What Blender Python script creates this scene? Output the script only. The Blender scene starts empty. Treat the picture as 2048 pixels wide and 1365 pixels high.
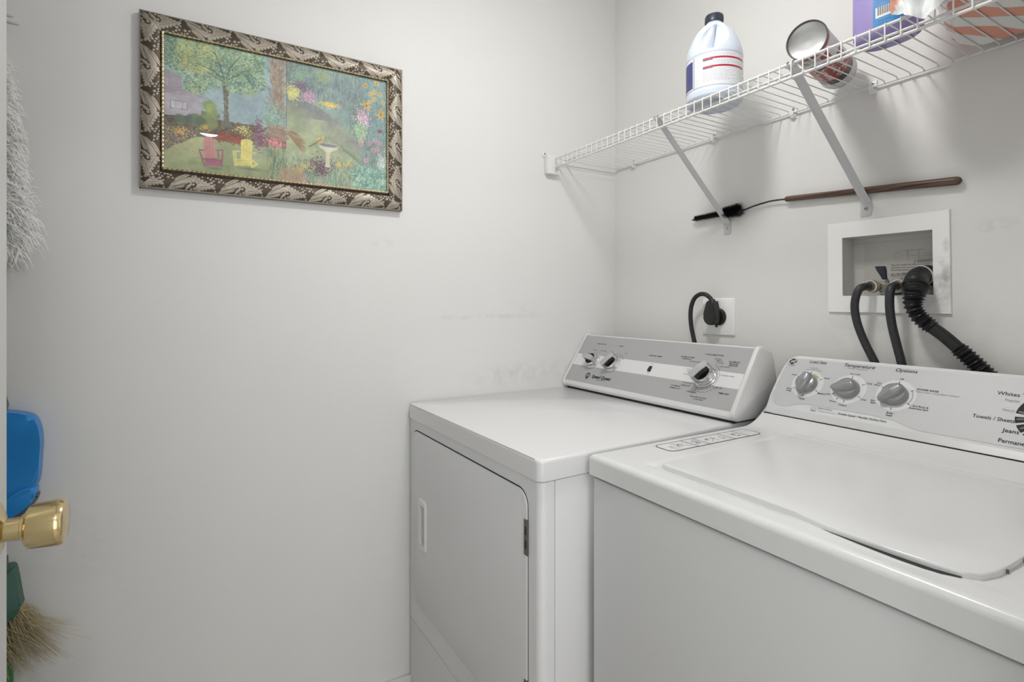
import bpy, bmesh, math, random
import numpy as np
from mathutils import Matrix, Vector
random.seed(7)
rng = np.random.RandomState(11)
S = bpy.context.scene
COL = S.collection
PI = math.pi
R = math.radians

# ------------------------------------------------------------------ camera
cam_d = bpy.data.cameras.new('camera')
cam_d.sensor_width = 36.0
cam_d.lens = 1057.4 / 2048 * 36.0
cam_d.shift_y = -(682.5 - 606.9) / 2048
cam_d.clip_start = 0.02
cam = bpy.data.objects.new('camera', cam_d)
COL.objects.link(cam)
cam.location = (1.56, -1.39, 1.22)
cam.rotation_euler = (R(90), 0, R(90 - 30.634))
S.camera = cam

# ------------------------------------------------------------------ world, light, exposure
w = bpy.data.worlds.new('world')
S.world = w
w.use_nodes = True
w.node_tree.nodes['Background'].inputs[0].default_value = (0.9, 0.95, 1.0, 1)
w.node_tree.nodes['Background'].inputs[1].default_value = 0.3
S.view_settings.view_transform = 'Standard'
S.view_settings.look = 'None'
S.view_settings.gamma = 1.0
S.view_settings.use_curve_mapping = False
S.view_settings.exposure = 0.0
LAMP_ROOM = 78       # emission of the glass dome in the laundry
LAMP_HALL = 70.0


def area_light(name, loc, target, size, power, col=(1, 1, 1)):
    d = bpy.data.lights.new(name, 'AREA')
    d.shape = 'RECTANGLE'
    d.size, d.size_y = size
    d.energy = power
    d.color = col
    o = bpy.data.objects.new(name, d)
    COL.objects.link(o)
    o.location = loc
    o.rotation_euler = (Vector(target) - Vector(loc)).to_track_quat('-Z', 'Y').to_euler()
    return o


# unseen fill light added in the hall to brighten the left wall
area_light('hall_fill', (3.6, -1.25, 1.2), (0.0, -1.0, 1.2), (1.5, 2.0), 15, (0.97, 0.99, 1.0))


area_light('hall_side_fill', (2.55, -1.80, 1.45), (0.5, -0.5, 1.25), (0.9, 1.0), 7, (0.98, 0.99, 1.0))  # second unseen fill, added to lift the shadows on the right wall


# ------------------------------------------------------------------ materials
def mat(name, col, rough=0.5, metal=0.0, noise=None, bump=None, coat=0.0, spec=None, sss=0.0, trans=0.0, alpha=None, emis=None):
    m = bpy.data.materials.new(name)
    m.use_nodes = True
    nt = m.node_tree
    b = nt.nodes['Principled BSDF']
    b.inputs['Base Color'].default_value = (*col, 1)
    b.inputs['Roughness'].default_value = rough
    b.inputs['Metallic'].default_value = metal
    if coat:
        b.inputs['Coat Weight'].default_value = coat
        b.inputs['Coat Roughness'].default_value = 0.08
    if spec is not None:
        b.inputs['Specular IOR Level'].default_value = spec
    if trans:
        b.inputs['Transmission Weight'].default_value = trans
    if sss:
        b.inputs['Subsurface Weight'].default_value = sss
        b.inputs['Subsurface Radius'].default_value = (0.02, 0.02, 0.02)
    if emis:
        b.inputs['Emission Color'].default_value = (*emis[0], 1)
        b.inputs['Emission Strength'].default_value = emis[1]
    tc = None
    if noise or bump:
        tc = nt.nodes.new('ShaderNodeTexCoord')
    if noise:            # (scale, amount)
        n = nt.nodes.new('ShaderNodeTexNoise')
        n.inputs['Scale'].default_value = noise[0]
        n.inputs['Detail'].default_value = 4
        nt.links.new(tc.outputs['Object'], n.inputs['Vector'])
        r = nt.nodes.new('ShaderNodeMix')
        r.data_type = 'RGBA'
        r.inputs[6].default_value = (*[c * (1 - noise[1]) for c in col], 1)
        r.inputs[7].default_value = (*[min(1, c * (1 + noise[1])) for c in col], 1)
        nt.links.new(n.outputs['Fac'], r.inputs[0])
        nt.links.new(r.outputs[2], b.inputs['Base Color'])
    if bump:             # (scale, strength)
        n = nt.nodes.new('ShaderNodeTexNoise')
        n.inputs['Scale'].default_value = bump[0]
        n.inputs['Detail'].default_value = 3
        nt.links.new(tc.outputs['Object'], n.inputs['Vector'])
        bp = nt.nodes.new('ShaderNodeBump')
        bp.inputs['Strength'].default_value = bump[1]
        bp.inputs['Distance'].default_value = 0.002
        nt.links.new(n.outputs['Fac'], bp.inputs['Height'])
        nt.links.new(bp.outputs['Normal'], b.inputs['Normal'])
    return m


def vcol_mat(name, rough=0.5, metal=0.0, coat=0.0, spec=None):
    m = mat(name, (1, 1, 1), rough, metal, coat=coat, spec=spec)
    nt = m.node_tree
    a = nt.nodes.new('ShaderNodeAttribute')
    a.attribute_name = 'Col'
    nt.links.new(a.outputs['Color'], nt.nodes['Principled BSDF'].inputs['Base Color'])
    return m


M = {}
M['enamel'] = mat('white_enamel', (0.80, 0.80, 0.81), 0.20, noise=(3, 0.01))
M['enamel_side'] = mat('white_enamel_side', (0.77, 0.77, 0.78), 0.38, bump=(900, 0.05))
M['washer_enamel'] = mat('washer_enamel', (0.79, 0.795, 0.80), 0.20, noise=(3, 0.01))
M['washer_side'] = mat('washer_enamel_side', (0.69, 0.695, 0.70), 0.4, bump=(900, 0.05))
M['console_white'] = mat('console_white_plastic', (0.80, 0.80, 0.80), 0.3)
M['console_grey'] = mat('console_grey_print', (0.44, 0.44, 0.445), 0.42, bump=(1500, 0.03))
M['console_band'] = mat('console_white_band', (0.78, 0.78, 0.785), 0.38)
M['face_grey'] = mat('washer_face_silver', (0.60, 0.605, 0.615), 0.42, bump=(1500, 0.03))
M['ring_white'] = mat('washer_ring_white', (0.76, 0.765, 0.77), 0.4)
M['ink'] = mat('black_ink', (0.02, 0.02, 0.022), 0.6, spec=0.2)
M['ink_grey'] = mat('grey_ink', (0.30, 0.30, 0.31), 0.5)
M['decal_grey'] = mat('decal_grey', (0.48, 0.48, 0.49), 0.5)
M['hinge'] = mat('hinge_steel', (0.20, 0.185, 0.165), 0.4, 0.8)
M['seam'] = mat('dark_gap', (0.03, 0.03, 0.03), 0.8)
M['chrome'] = mat('chrome', (0.75, 0.75, 0.76), 0.12, 1.0)
M['satin'] = mat('satin_chrome', (0.62, 0.62, 0.63), 0.28, 1.0)
M['black_plastic'] = mat('black_plastic', (0.012, 0.012, 0.012), 0.35)
M['knob_grey'] = mat('grey_knob_plastic', (0.34, 0.345, 0.355), 0.28, 0.35)
M['rubber'] = mat('black_rubber', (0.016, 0.016, 0.018), 0.5, bump=(300, 0.2))
M['rubber_gloss'] = mat('black_ribbed_plastic', (0.010, 0.010, 0.011), 0.34)
M['hose'] = mat('grey_black_hose', (0.028, 0.028, 0.031), 0.42, noise=(140, 0.35), bump=(700, 0.25))
M['wire_white'] = mat('white_vinyl_wire', (0.80, 0.80, 0.79), 0.38)
M['plastic_white'] = mat('white_plastic', (0.82, 0.82, 0.81), 0.4)
M['brace_white'] = mat('white_painted_brace', (0.60, 0.60, 0.615), 0.35)
M['screw'] = mat('screw_steel', (0.45, 0.45, 0.45), 0.3, 1.0)
M['brass'] = mat('polished_brass', (0.70, 0.56, 0.30), 0.14, 1.0)
M['brass_dull'] = mat('dull_brass', (0.50, 0.45, 0.33), 0.35, 0.9, noise=(60, 0.3))
M['steel'] = mat('worn_steel', (0.48, 0.47, 0.44), 0.35, 0.9, noise=(80, 0.25))
M['door_white'] = mat('door_paint', (0.66, 0.67, 0.66), 0.4)
M['trim_white'] = mat('trim_paint', (0.74, 0.74, 0.73), 0.4)
M['floor'] = mat('vinyl_floor', (0.52, 0.48, 0.43), 0.45, noise=(8, 0.12))
M['ceiling'] = mat('ceiling_paint', (0.88, 0.88, 0.87), 0.9)
M['dome'] = mat('lit_glass_dome', (0.9, 0.9, 0.88), 0.3, emis=((1.0, 0.985, 0.96), LAMP_ROOM))
M['dome_hall'] = mat('lit_glass_dome_hall', (0.9, 0.9, 0.88), 0.3, emis=((1.0, 0.99, 0.97), LAMP_HALL))
M['jug'] = mat('jug_plastic', (0.66, 0.72, 0.82), 0.3, sss=0.15)
M['jug_cap'] = mat('navy_cap', (0.025, 0.03, 0.05), 0.35)
M['purple'] = mat('purple_plastic', (0.33, 0.27, 0.55), 0.32, sss=0.1)
M['tin_end'] = mat('tin_end', (0.72, 0.73, 0.74), 0.22, 1.0)
M['tin_rim'] = mat('tin_rim_dark', (0.10, 0.09, 0.09), 0.3, 0.8)
M['bristle'] = mat('black_bristle', (0.008, 0.008, 0.008), 0.45)
M['yarn'] = mat('white_yarn', (0.92, 0.92, 0.91), 0.9)
M['yarn_dark'] = mat('grey_yarn', (0.78, 0.77, 0.74), 0.9)
M['blue'] = mat('blue_plastic', (0.022, 0.25, 0.66), 0.3, noise=(9, 0.2))
M['grey_rubber'] = mat('grey_rubber', (0.16, 0.15, 0.15), 0.6)
M['green_dark'] = mat('dark_green_plastic', (0.055, 0.14, 0.11), 0.45, noise=(12, 0.15))
M['green'] = mat('green_plastic', (0.07, 0.28, 0.11), 0.45)
M['straw'] = mat('straw_bristle', (0.46, 0.38, 0.22), 0.7)
M['tie'] = mat('cable_tie_white', (0.72, 0.72, 0.68), 0.4)
M['valve_knob'] = mat('blue_black_plastic', (0.025, 0.03, 0.05), 0.4)
def glass_mat():
    m = bpy.data.materials.new('picture_glass')
    m.use_nodes = True
    nt = m.node_tree
    nt.nodes.clear()
    o = nt.nodes.new('ShaderNodeOutputMaterial')
    mx = nt.nodes.new('ShaderNodeMixShader')
    fr = nt.nodes.new('ShaderNodeFresnel')
    ge = nt.nodes.new('ShaderNodeNewGeometry')
    ir = nt.nodes.new('ShaderNodeMath')
    ir.operation = 'MULTIPLY_ADD'
    ir.inputs[1].default_value = 1 / 1.45 - 1.45
    ir.inputs[2].default_value = 1.45
    nt.links.new(ge.outputs['Backfacing'], ir.inputs[0])
    nt.links.new(ir.outputs[0], fr.inputs['IOR'])
    tr = nt.nodes.new('ShaderNodeBsdfTransparent')
    gl = nt.nodes.new('ShaderNodeBsdfGlossy')
    gl.inputs['Roughness'].default_value = 0.0
    nt.links.new(fr.outputs[0], mx.inputs[0])
    nt.links.new(tr.outputs[0], mx.inputs[1])
    nt.links.new(gl.outputs[0], mx.inputs[2])
    nt.links.new(mx.outputs[0], o.inputs[0])
    return m


M['picture_glass'] = glass_mat()
M['vcol_paint'] = vcol_mat('painted_picture', 0.55)
M['vcol_label'] = vcol_mat('printed_label', 0.4)
M['vcol_tin'] = vcol_mat('printed_tin', 0.38, coat=0.1)
M['vcol_frame'] = vcol_mat('carved_frame_metal_leaf', 0.46, 0.55)
M['gold'] = mat('gilt_bead', (0.48, 0.39, 0.24), 0.36, 0.85, noise=(220, 0.5))
M['dark_wood'] = None


def wood_mat():
    m = mat('dark_stained_wood', (0.10, 0.05, 0.03), 0.4)
    nt = m.node_tree
    b = nt.nodes['Principled BSDF']
    tc = nt.nodes.new('ShaderNodeTexCoord')
    mp = nt.nodes.new('ShaderNodeMapping')
    mp.inputs['Scale'].default_value = (6, 220, 220)
    n = nt.nodes.new('ShaderNodeTexNoise')
    n.inputs['Scale'].default_value = 1.0
    n.inputs['Detail'].default_value = 6
    cr = nt.nodes.new('ShaderNodeValToRGB')
    cr.color_ramp.elements[0].position = 0.35
    cr.color_ramp.elements[0].color = (0.045, 0.022, 0.014, 1)
    cr.color_ramp.elements[1].position = 0.72
    cr.color_ramp.elements[1].color = (0.21, 0.125, 0.085, 1)
    nt.links.new(tc.outputs['Object'], mp.inputs['Vector'])
    nt.links.new(mp.outputs[0], n.inputs['Vector'])
    nt.links.new(n.outputs['Fac'], cr.inputs[0])
    nt.links.new(cr.outputs[0], b.inputs['Base Color'])
    return m


M['dark_wood'] = wood_mat()


def wall_mat(name, col, stains=()):
    """matt emulsion with faint roller relief, cloudy wear and a few scuffs; a stain is (centre, half sizes, strength)"""
    m = bpy.data.materials.new(name)
    m.use_nodes = True
    nt = m.node_tree
    b = nt.nodes['Principled BSDF']
    b.inputs['Roughness'].default_value = 0.62
    b.inputs['Specular IOR Level'].default_value = 0.35
    tc = nt.nodes.new('ShaderNodeTexCoord')
    n1 = nt.nodes.new('ShaderNodeTexNoise')
    n1.inputs['Scale'].default_value = 2.2
    n1.inputs['Detail'].default_value = 5
    nt.links.new(tc.outputs['Object'], n1.inputs['Vector'])
    mx = nt.nodes.new('ShaderNodeMix')
    mx.data_type = 'RGBA'
    mx.inputs[6].default_value = (*[c * 0.965 for c in col], 1)
    mx.inputs[7].default_value = (*[c * 1.03 for c in col], 1)
    nt.links.new(n1.outputs['Fac'], mx.inputs[0])
    last = mx.outputs[2]
    n2 = nt.nodes.new('ShaderNodeTexNoise')
    n2.inputs['Scale'].default_value = 26
    n2.inputs['Detail'].default_value = 7
    n2.inputs['Roughness'].default_value = 0.7
    nt.links.new(tc.outputs['Object'], n2.inputs['Vector'])
    for cen, half, strength, tint in stains:
        mp = nt.nodes.new('ShaderNodeMapping')
        mp.inputs['Location'].default_value = tuple(-c / h for c, h in zip(cen, half))
        mp.inputs['Scale'].default_value = tuple(1 / h for h in half)
        nt.links.new(tc.outputs['Object'], mp.inputs['Vector'])
        g = nt.nodes.new('ShaderNodeVectorMath')
        g.operation = 'LENGTH'
        nt.links.new(mp.outputs[0], g.inputs[0])
        mr = nt.nodes.new('ShaderNodeMapRange')
        mr.inputs['From Min'].default_value = 1.0
        mr.inputs['From Max'].default_value = 0.0
        mr.clamp = True
        nt.links.new(g.outputs['Value'], mr.inputs['Value'])
        mr2 = nt.nodes.new('ShaderNodeMapRange')
        mr2.inputs['From Min'].default_value = 0.42
        mr2.inputs['From Max'].default_value = 0.62
        mr2.clamp = True
        nt.links.new(n2.outputs['Fac'], mr2.inputs['Value'])
        mu = nt.nodes.new('ShaderNodeMath')
        mu.operation = 'MULTIPLY'
        nt.links.new(mr.outputs[0], mu.inputs[0])
        nt.links.new(mr2.outputs[0], mu.inputs[1])
        mu2 = nt.nodes.new('ShaderNodeMath')
        mu2.operation = 'MULTIPLY'
        mu2.inputs[1].default_value = strength
        nt.links.new(mu.outputs[0], mu2.inputs[0])
        mm = nt.nodes.new('ShaderNodeMix')
        mm.data_type = 'RGBA'
        mm.inputs[7].default_value = (*tint, 1)
        nt.links.new(mu2.outputs[0], mm.inputs[0])
        nt.links.new(last, mm.inputs[6])
        last = mm.outputs[2]
    nt.links.new(last, b.inputs['Base Color'])
    n3 = nt.nodes.new('ShaderNodeTexNoise')
    n3.inputs['Scale'].default_value = 320
    n3.inputs['Detail'].default_value = 2
    nt.links.new(tc.outputs['Object'], n3.inputs['Vector'])
    bp = nt.nodes.new('ShaderNodeBump')
    bp.inputs['Strength'].default_value = 0.12
    bp.inputs['Distance'].default_value = 0.001
    nt.links.new(n3.outputs['Fac'], bp.inputs['Height'])
    bp2 = nt.nodes.new('ShaderNodeBump')
    bp2.inputs['Strength'].default_value = 0.10
    bp2.inputs['Distance'].default_value = 0.012
    nt.links.new(n1.outputs['Fac'], bp2.inputs['Height'])
    nt.links.new(bp.outputs['Normal'], bp2.inputs['Normal'])
    nt.links.new(bp2.outputs['Normal'], b.inputs['Normal'])
    return m


WALLC = (0.78, 0.78, 0.768)
DIRT = (0.40, 0.39, 0.36)
M['wall_left'] = wall_mat('wall_paint_left', WALLC, (
    ((0, -0.42, 0.975), (0.3, 0.26, 0.055), 0.30, DIRT),
    ((0, -0.14, 0.99), (0.3, 0.16, 0.06), 0.28, DIRT),
    ((0, -0.55, 1.175), (0.3, 0.28, 0.012), 0.30, DIRT),
    ((0, -0.40, 1.20), (0.3, 0.05, 0.04), 0.22, DIRT),
    ((0, -0.92, 1.40), (0.3, 0.05, 0.016), 0.30, DIRT),
    ((0, -1.62, 0.66), (0.3, 0.09, 0.14), 0.10, (0.3, 0.3, 0.28)),
))
M['wall_right'] = wall_mat('wall_paint_right', (0.80, 0.792, 0.77), (
    ((0.96, 0, 1.15), (0.25, 0.3, 0.12), 0.22, DIRT),
    ((1.14, 0, 1.38), (0.04, 0.3, 0.02), 0.4, DIRT),
))
M['wall_plain'] = wall_mat('wall_paint', WALLC)


# ------------------------------------------------------------------ object helpers
def smooth(me, ang=35):
    me.polygons.foreach_set('use_smooth', [True] * len(me.polygons))
    me.set_sharp_from_angle(angle=R(ang))


def obj(name, data, m, parent=None, ang=35, M4=None):
    """data: bmesh or (verts, faces) or mesh -> ONE linked mesh object"""
    if isinstance(data, bmesh.types.BMesh):
        bmesh.ops.recalc_face_normals(data, faces=data.faces)
        me = bpy.data.meshes.new(name)
        data.to_mesh(me)
        data.free()
        smooth(me, ang)
    elif isinstance(data, tuple):
        me = bpy.data.meshes.new(name)
        me.from_pydata([tuple(v) for v in data[0]], [], data[1])
        me.update()
        smooth(me, ang)
    else:
        me = data
    ms = m if isinstance(m, (list, tuple)) else [m]
    if len(me.materials) == 0:
        for x in ms:
            me.materials.append(x)
    o = bpy.data.objects.new(name, me)
    COL.objects.link(o)
    if name in STUFF_NAMES:
        o['kind'] = 'stuff'
    if parent is not None:
        o.parent = parent
    if M4 is not None:
        o.matrix_local = M4
    return o


STUFF_NAMES = ('lettering', 'small_lettering', 'decal_print', 'decal_pictograms', 'maker_logo', 'certificate_writing', 'certificate_stamp', 'cycle_segments', 'cycle_marks', 'cap_ribs', 'badge_monogram')


def tag(o, label, cat=None, group=None, kind=None):
    if label:
        o['label'] = label
    if cat:
        o['category'] = cat
    if group:
        o['group'] = group
    if kind:
        o['kind'] = kind
    return o


def thing(name, label, cat, loc=(0, 0, 0), rz=0, group=None):
    o = bpy.data.objects.new(name, None)
    o.empty_display_size = 0.05
    COL.objects.link(o)
    o.location = loc
    o.rotation_euler = (0, 0, rz)
    return tag(o, label, cat, group)


def bx(bm, x0, x1, y0, y1, z0, z1, bev=0, seg=2):
    r = bmesh.ops.create_cube(bm, size=1)
    vs = r['verts']
    for v in vs:
        v.co = Vector((x0 + (v.co.x + .5) * (x1 - x0), y0 + (v.co.y + .5) * (y1 - y0), z0 + (v.co.z + .5) * (z1 - z0)))
    if bev:
        es = list({e for v in vs for e in v.link_edges})
        bmesh.ops.bevel(bm, geom=es, offset=bev, segments=seg, profile=0.5, affect='EDGES')
    return bm


def box(x0, x1, y0, y1, z0, z1, bev=0, seg=2):
    return bx(bmesh.new(), x0, x1, y0, y1, z0, z1, bev, seg)


def frames(pts):
    pts = [Vector(p) for p in pts]
    T = []
    for i in range(len(pts)):
        a = pts[max(0, i - 1)]
        b = pts[min(len(pts) - 1, i + 1)]
        T.append((b - a).normalized())
    up = Vector((0, 0, 1)) if abs(T[0].z) < 0.9 else Vector((1, 0, 0))
    n = (up - T[0] * up.dot(T[0])).normalized()
    out = []
    for t in T:
        n = (n - t * n.dot(t)).normalized()
        out.append((t, n, t.cross(n)))
    return pts, out


def tube_vf(pts, rad, seg=10, cap=True):
    pts, fr = frames(pts)
    V, F = [], []
    for i, p in enumerate(pts):
        r = rad[i] if hasattr(rad, '__len__') else rad
        t, n, b = fr[i]
        for k in range(seg):
            a = 2 * PI * k / seg
            V.append(p + n * (math.cos(a) * r) + b * (math.sin(a) * r))
    for i in range(len(pts) - 1):
        for k in range(seg):
            k2 = (k + 1) % seg
            F.append((i * seg + k, i * seg + k2, (i + 1) * seg + k2, (i + 1) * seg + k))
    if cap:
        F.append(tuple(reversed(range(seg))))
        F.append(tuple((len(pts) - 1) * seg + k for k in range(seg)))
    return V, F


def join(*vfs):
    V, F = [], []
    for v, f in vfs:
        o = len(V)
        V += list(v)
        F += [tuple(i + o for i in q) for q in f]
    return V, F


def smooth_path(pts, n=8):
    P = [Vector(p) for p in pts]
    P = [P[0] * 2 - P[1]] + P + [P[-1] * 2 - P[-2]]
    out = []
    for i in range(1, len(P) - 2):
        p0, p1, p2, p3 = P[i - 1:i + 3]
        for k in range(n):
            t = k / n
            out.append(0.5 * ((2 * p1) + (p2 - p0) * t + (2 * p0 - 5 * p1 + 4 * p2 - p3) * t * t + (3 * p1 - p0 - 3 * p2 + p3) * t ** 3))
    out.append(P[-2])
    return out


def lathe_vf(prof, seg=32, axis='z', c=(0, 0, 0), close=True):
    """prof: list of (radius, height)"""
    V, F = [], []
    for r, h in prof:
        for k in range(seg):
            a = 2 * PI * k / seg
            x, y = r * math.cos(a), r * math.sin(a)
            V.append({'z': (x, y, h), 'y': (x, h, y), 'x': (h, x, y)}[axis])
    V = [Vector(v) + Vector(c) for v in V]
    for i in range(len(prof) - 1):
        for k in range(seg):
            k2 = (k + 1) % seg
            F.append((i * seg + k, i * seg + k2, (i + 1) * seg + k2, (i + 1) * seg + k))
    if close:
        F.append(tuple(reversed(range(seg))))
        F.append(tuple((len(prof) - 1) * seg + k for k in range(seg)))
    return V, F


def prism(poly, z0, z1, bev=0, seg=2, only_top=True):
    bm = bmesh.new()
    a = [bm.verts.new((x, y, z0)) for x, y in poly]
    b = [bm.verts.new((x, y, z1)) for x, y in poly]
    n = len(poly)
    for i in range(n):
        bm.faces.new((a[i], a[(i + 1) % n], b[(i + 1) % n], b[i]))
    top = bm.faces.new(b)
    bm.faces.new(list(reversed(a)))
    if bev:
        bmesh.ops.bevel(bm, geom=list(top.edges), offset=bev, segments=seg, profile=0.5, affect='EDGES')
    return bm


def rrect(x0, x1, y0, y1, r, n=6):
    P = []
    for cx, cy, a0 in ((x1 - r, y1 - r, 0), (x0 + r, y1 - r, 90), (x0 + r, y0 + r, 180), (x1 - r, y0 + r, 270)):
        for k in range(n + 1):
            a = R(a0 + 90 * k / n)
            P.append((cx + r * math.cos(a), cy + r * math.sin(a)))
    return P


def smooth_poly(pts, n=6):
    P = [Vector((x, y, 0)) for x, y in pts]
    out = []
    m = len(P)
    for i in range(m):
        p0, p1, p2, p3 = P[i - 1], P[i], P[(i + 1) % m], P[(i + 2) % m]
        for k in range(n):
            t = k / n
            q = 0.5 * ((2 * p1) + (p2 - p0) * t + (2 * p0 - 5 * p1 + 4 * p2 - p3) * t * t + (3 * p1 - p0 - 3 * p2 + p3) * t ** 3)
            out.append((q.x, q.y))
    return out


def grid_mesh(name, XYZ, cols=None, mask=None):
    """XYZ (ny,nx,3) float array -> mesh; cols (ny,nx,3) linear"""
    ny, nx = XYZ.shape[:2]
    idx = np.arange(ny * nx).reshape(ny, nx)
    q = np.stack([idx[:-1, :-1], idx[:-1, 1:], idx[1:, 1:], idx[1:, :-1]], -1).reshape(-1, 4)
    if mask is not None:
        q = q[mask[:-1, :-1].reshape(-1)]
    used = np.unique(q)
    remap = -np.ones(ny * nx, int)
    remap[used] = np.arange(len(used))
    q = remap[q]
    v = XYZ.reshape(-1, 3)[used]
    me = bpy.data.meshes.new(name)
    me.vertices.add(len(v))
    me.vertices.foreach_set('co', v.astype(np.float32).ravel())
    me.loops.add(q.size)
    me.loops.foreach_set('vertex_index', q.astype(np.int32).ravel())
    me.polygons.add(len(q))
    me.polygons.foreach_set('loop_start', np.arange(0, q.size, 4, dtype=np.int32))
    me.polygons.foreach_set('loop_total', np.full(len(q), 4, np.int32))
    me.update(calc_edges=True)
    me.polygons.foreach_set('use_smooth', [True] * len(q))
    if cols is not None:
        a = me.color_attributes.new('Col', 'FLOAT_COLOR', 'POINT')
        c = np.ones((len(v), 4), np.float32)
        c[:, :3] = cols.reshape(-1, 3)[used]
        a.data.foreach_set('color', c.ravel())
    return me


def lin(c):
    c = np.asarray(c, float) / 255.0
    return np.where(c <= 0.04045, c / 12.92, ((c + 0.055) / 1.055) ** 2.4)


def text_mesh(items, depth=0.0):
    """items: (string, s, t, size, align, shear, bold) laid out on the local xy plane -> one mesh"""
    V, F = [], []
    for it in items:
        st, s, t, size = it[:4]
        align = it[4] if len(it) > 4 else 'C'
        shear = it[5] if len(it) > 5 else 0.0
        bold = it[6] if len(it) > 6 else 0.0
        xs = it[7] if len(it) > 7 else 1.0
        cu = bpy.data.curves.new('t', 'FONT')
        cu.body = st
        cu.size = size
        cu.align_x = {'C': 'CENTER', 'L': 'LEFT', 'R': 'RIGHT'}[align]
        cu.align_y = 'CENTER'
        cu.shear = shear
        cu.offset = bold * size
        cu.resolution_u = 3
        cu.fill_mode = 'BOTH'
        ob = bpy.data.objects.new('t', cu)
        me = bpy.data.meshes.new_from_object(ob)
        o = len(V)
        V += [(v.co.x * xs + s, v.co.y + t, 0) for v in me.vertices]
        F += [tuple(i + o for i in p.vertices) for p in me.polygons]
        bpy.data.objects.remove(ob)
        bpy.data.meshes.remove(me)
        bpy.data.curves.remove(cu)
    return V, F


def flat_poly(poly, z=0.0):
    return [(x, y, z) for x, y in poly], [tuple(range(len(poly)))]


def flat_rect(cx, cy, w_, h_, ang=0, z=0.0):
    c, s = math.cos(ang), math.sin(ang)
    P = [(-w_ / 2, -h_ / 2), (w_ / 2, -h_ / 2), (w_ / 2, h_ / 2), (-w_ / 2, h_ / 2)]
    return [(cx + x * c - y * s, cy + x * s + y * c, z) for x, y in P], [(0, 1, 2, 3)]


def flat_arc(cx, cy, r0, r1, a0, a1, z=0.0, n=24):
    V, F = [], []
    for k in range(n + 1):
        a = R(a0 + (a1 - a0) * k / n)
        V += [(cx + r0 * math.cos(a), cy + r0 * math.sin(a), z), (cx + r1 * math.cos(a), cy + r1 * math.sin(a), z)]
    for k in range(n):
        F.append((2 * k, 2 * k + 1, 2 * k + 3, 2 * k + 2))
    return V, F


# ================================================================== SETTING
CH = 2.44
HX = 3.75     # far end of the hall


def struct(name, data, m, parent=None):
    o = obj(name, data, m, parent)
    if parent is None:
        o['kind'] = 'structure'
    return o


# left wall carries the picture (plane x = 0), right wall carries the shelf (plane y = 0)
struct('wall_left', box(-0.12, 0, -2.12, 0.12, 0, CH), M['wall_left'])
BX0, BX1, BZ0, BZ1 = 0.835, 1.042, 1.229, 1.390      # opening for the washer outlet box
bm = bmesh.new()
bx(bm, 0, BX0, 0, 0.12, 0, CH)
bx(bm, BX1, HX, 0, 0.12, 0, CH)
bx(bm, BX0, BX1, 0, 0.12, 0, BZ0)
bx(bm, BX0, BX1, 0, 0.12, BZ1, CH)
bmesh.ops.remove_doubles(bm, verts=bm.verts, dist=1e-5)
struct('wall_right', bm, M['wall_right'])
struct('wall_front', box(0, HX, -2.24, -2.12, 0, CH), M['wall_plain'])
bm = bmesh.new()
bx(bm, 1.46, 1.58, -0.80, 0, 0, CH)
bx(bm, 1.46, 1.58, -2.12, -1.625, 0, CH)
bx(bm, 1.46, 1.58, -1.625, -0.80, 2.085, CH)
struct('wall_back', bm, M['wall_plain'])
struct('wall_hall', box(HX, HX + 0.12, -2.24, 0.12, 0, CH), M['wall_plain'])
struct('floor', box(-0.12, HX + .12, -2.24, 0.12, -0.1, 0), M['floor'])
struct('ceiling', box(-0.12, HX + .12, -2.24, 0.12, CH, CH + 0.1), M['ceiling'])


def base_bm(a, b, along):
    bm = bmesh.new()
    if along == 'y':
        bx(bm, 0, 0.012, a, b, 0.0, 0.083, 0.003)
    else:
        bx(bm, a, b, -0.012, 0, 0.0, 0.083, 0.003)
    return bm


struct('baseboard_left', base_bm(-2.12, -0.012, 'y'), M['trim_white'])
struct('baseboard_right', base_bm(0.012, 1.46, 'x'), M['trim_white'])

# open door, seen almost edge-on at the left of the frame
door = bpy.data.objects.new('door_1', None)
COL.objects.link(door)
door.location = (0.697, -1.59, 0)
door['kind'] = 'structure'
obj('door_slab', box(0.0, 0.762, -0.035, 0, 0.008, 2.04, 0.002), M['door_white'], door)
kn = obj('door_knob', lathe_vf([(0.0315, 0.0), (0.033, 0.002), (0.031, 0.006), (0.024, 0.009), (0.0145, 0.011), (0.0125, 0.013), (0.0125, 0.026), (0.0145, 0.027),
                                (0.0145, 0.029), (0.019, 0.030), (0.0235, 0.033), (0.0245, 0.036), (0.0262, 0.058), (0.0262, 0.061), (0.0245, 0.0645), (0.021, 0.066), (0.001, 0.0675)],
                               40, 'y'), M['brass'], door)
kn.location = (0.060, 0.0, 0.964)

# ================================================================== CEILING LIGHTS
def ceiling_light(loc, r, drop, m, label, stem=0.0):
    t = thing('ceiling_light', label, 'light', loc)
    obj('base', lathe_vf([(r * 0.6, 0), (r * 1.06, 0), (r * 1.08, -0.012), (r * 1.0, -0.022), (r * 0.6, -0.022)], 40), M['trim_white'], t)
    if stem:
        obj('stem', lathe_vf([(0.05, stem), (0.05, stem - 0.012), (0.012, stem - 0.02), (0.012, 0)], 24), M['trim_white'], t)
    prof = [(r * 0.98, -0.022)]
    for k in range(1, 12):
        a = R(90 * k / 12)
        prof.append((r * 0.98 * math.cos(a), -0.022 - drop * math.sin(a)))
    prof.append((0.001, -0.022 - drop))
    obj('glass_dome', lathe_vf(prof, 40), m, t)
    return t


ceiling_light((0.81, -0.74, CH - 0.13), 0.10, 0.050, M['dome'], 'lit white glass dish light hanging below the laundry ceiling', 0.13)
ceiling_light((2.60, -1.33, CH), 0.082, 0.062, M['dome_hall'], 'small lit glass dome light on the hall ceiling')

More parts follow.
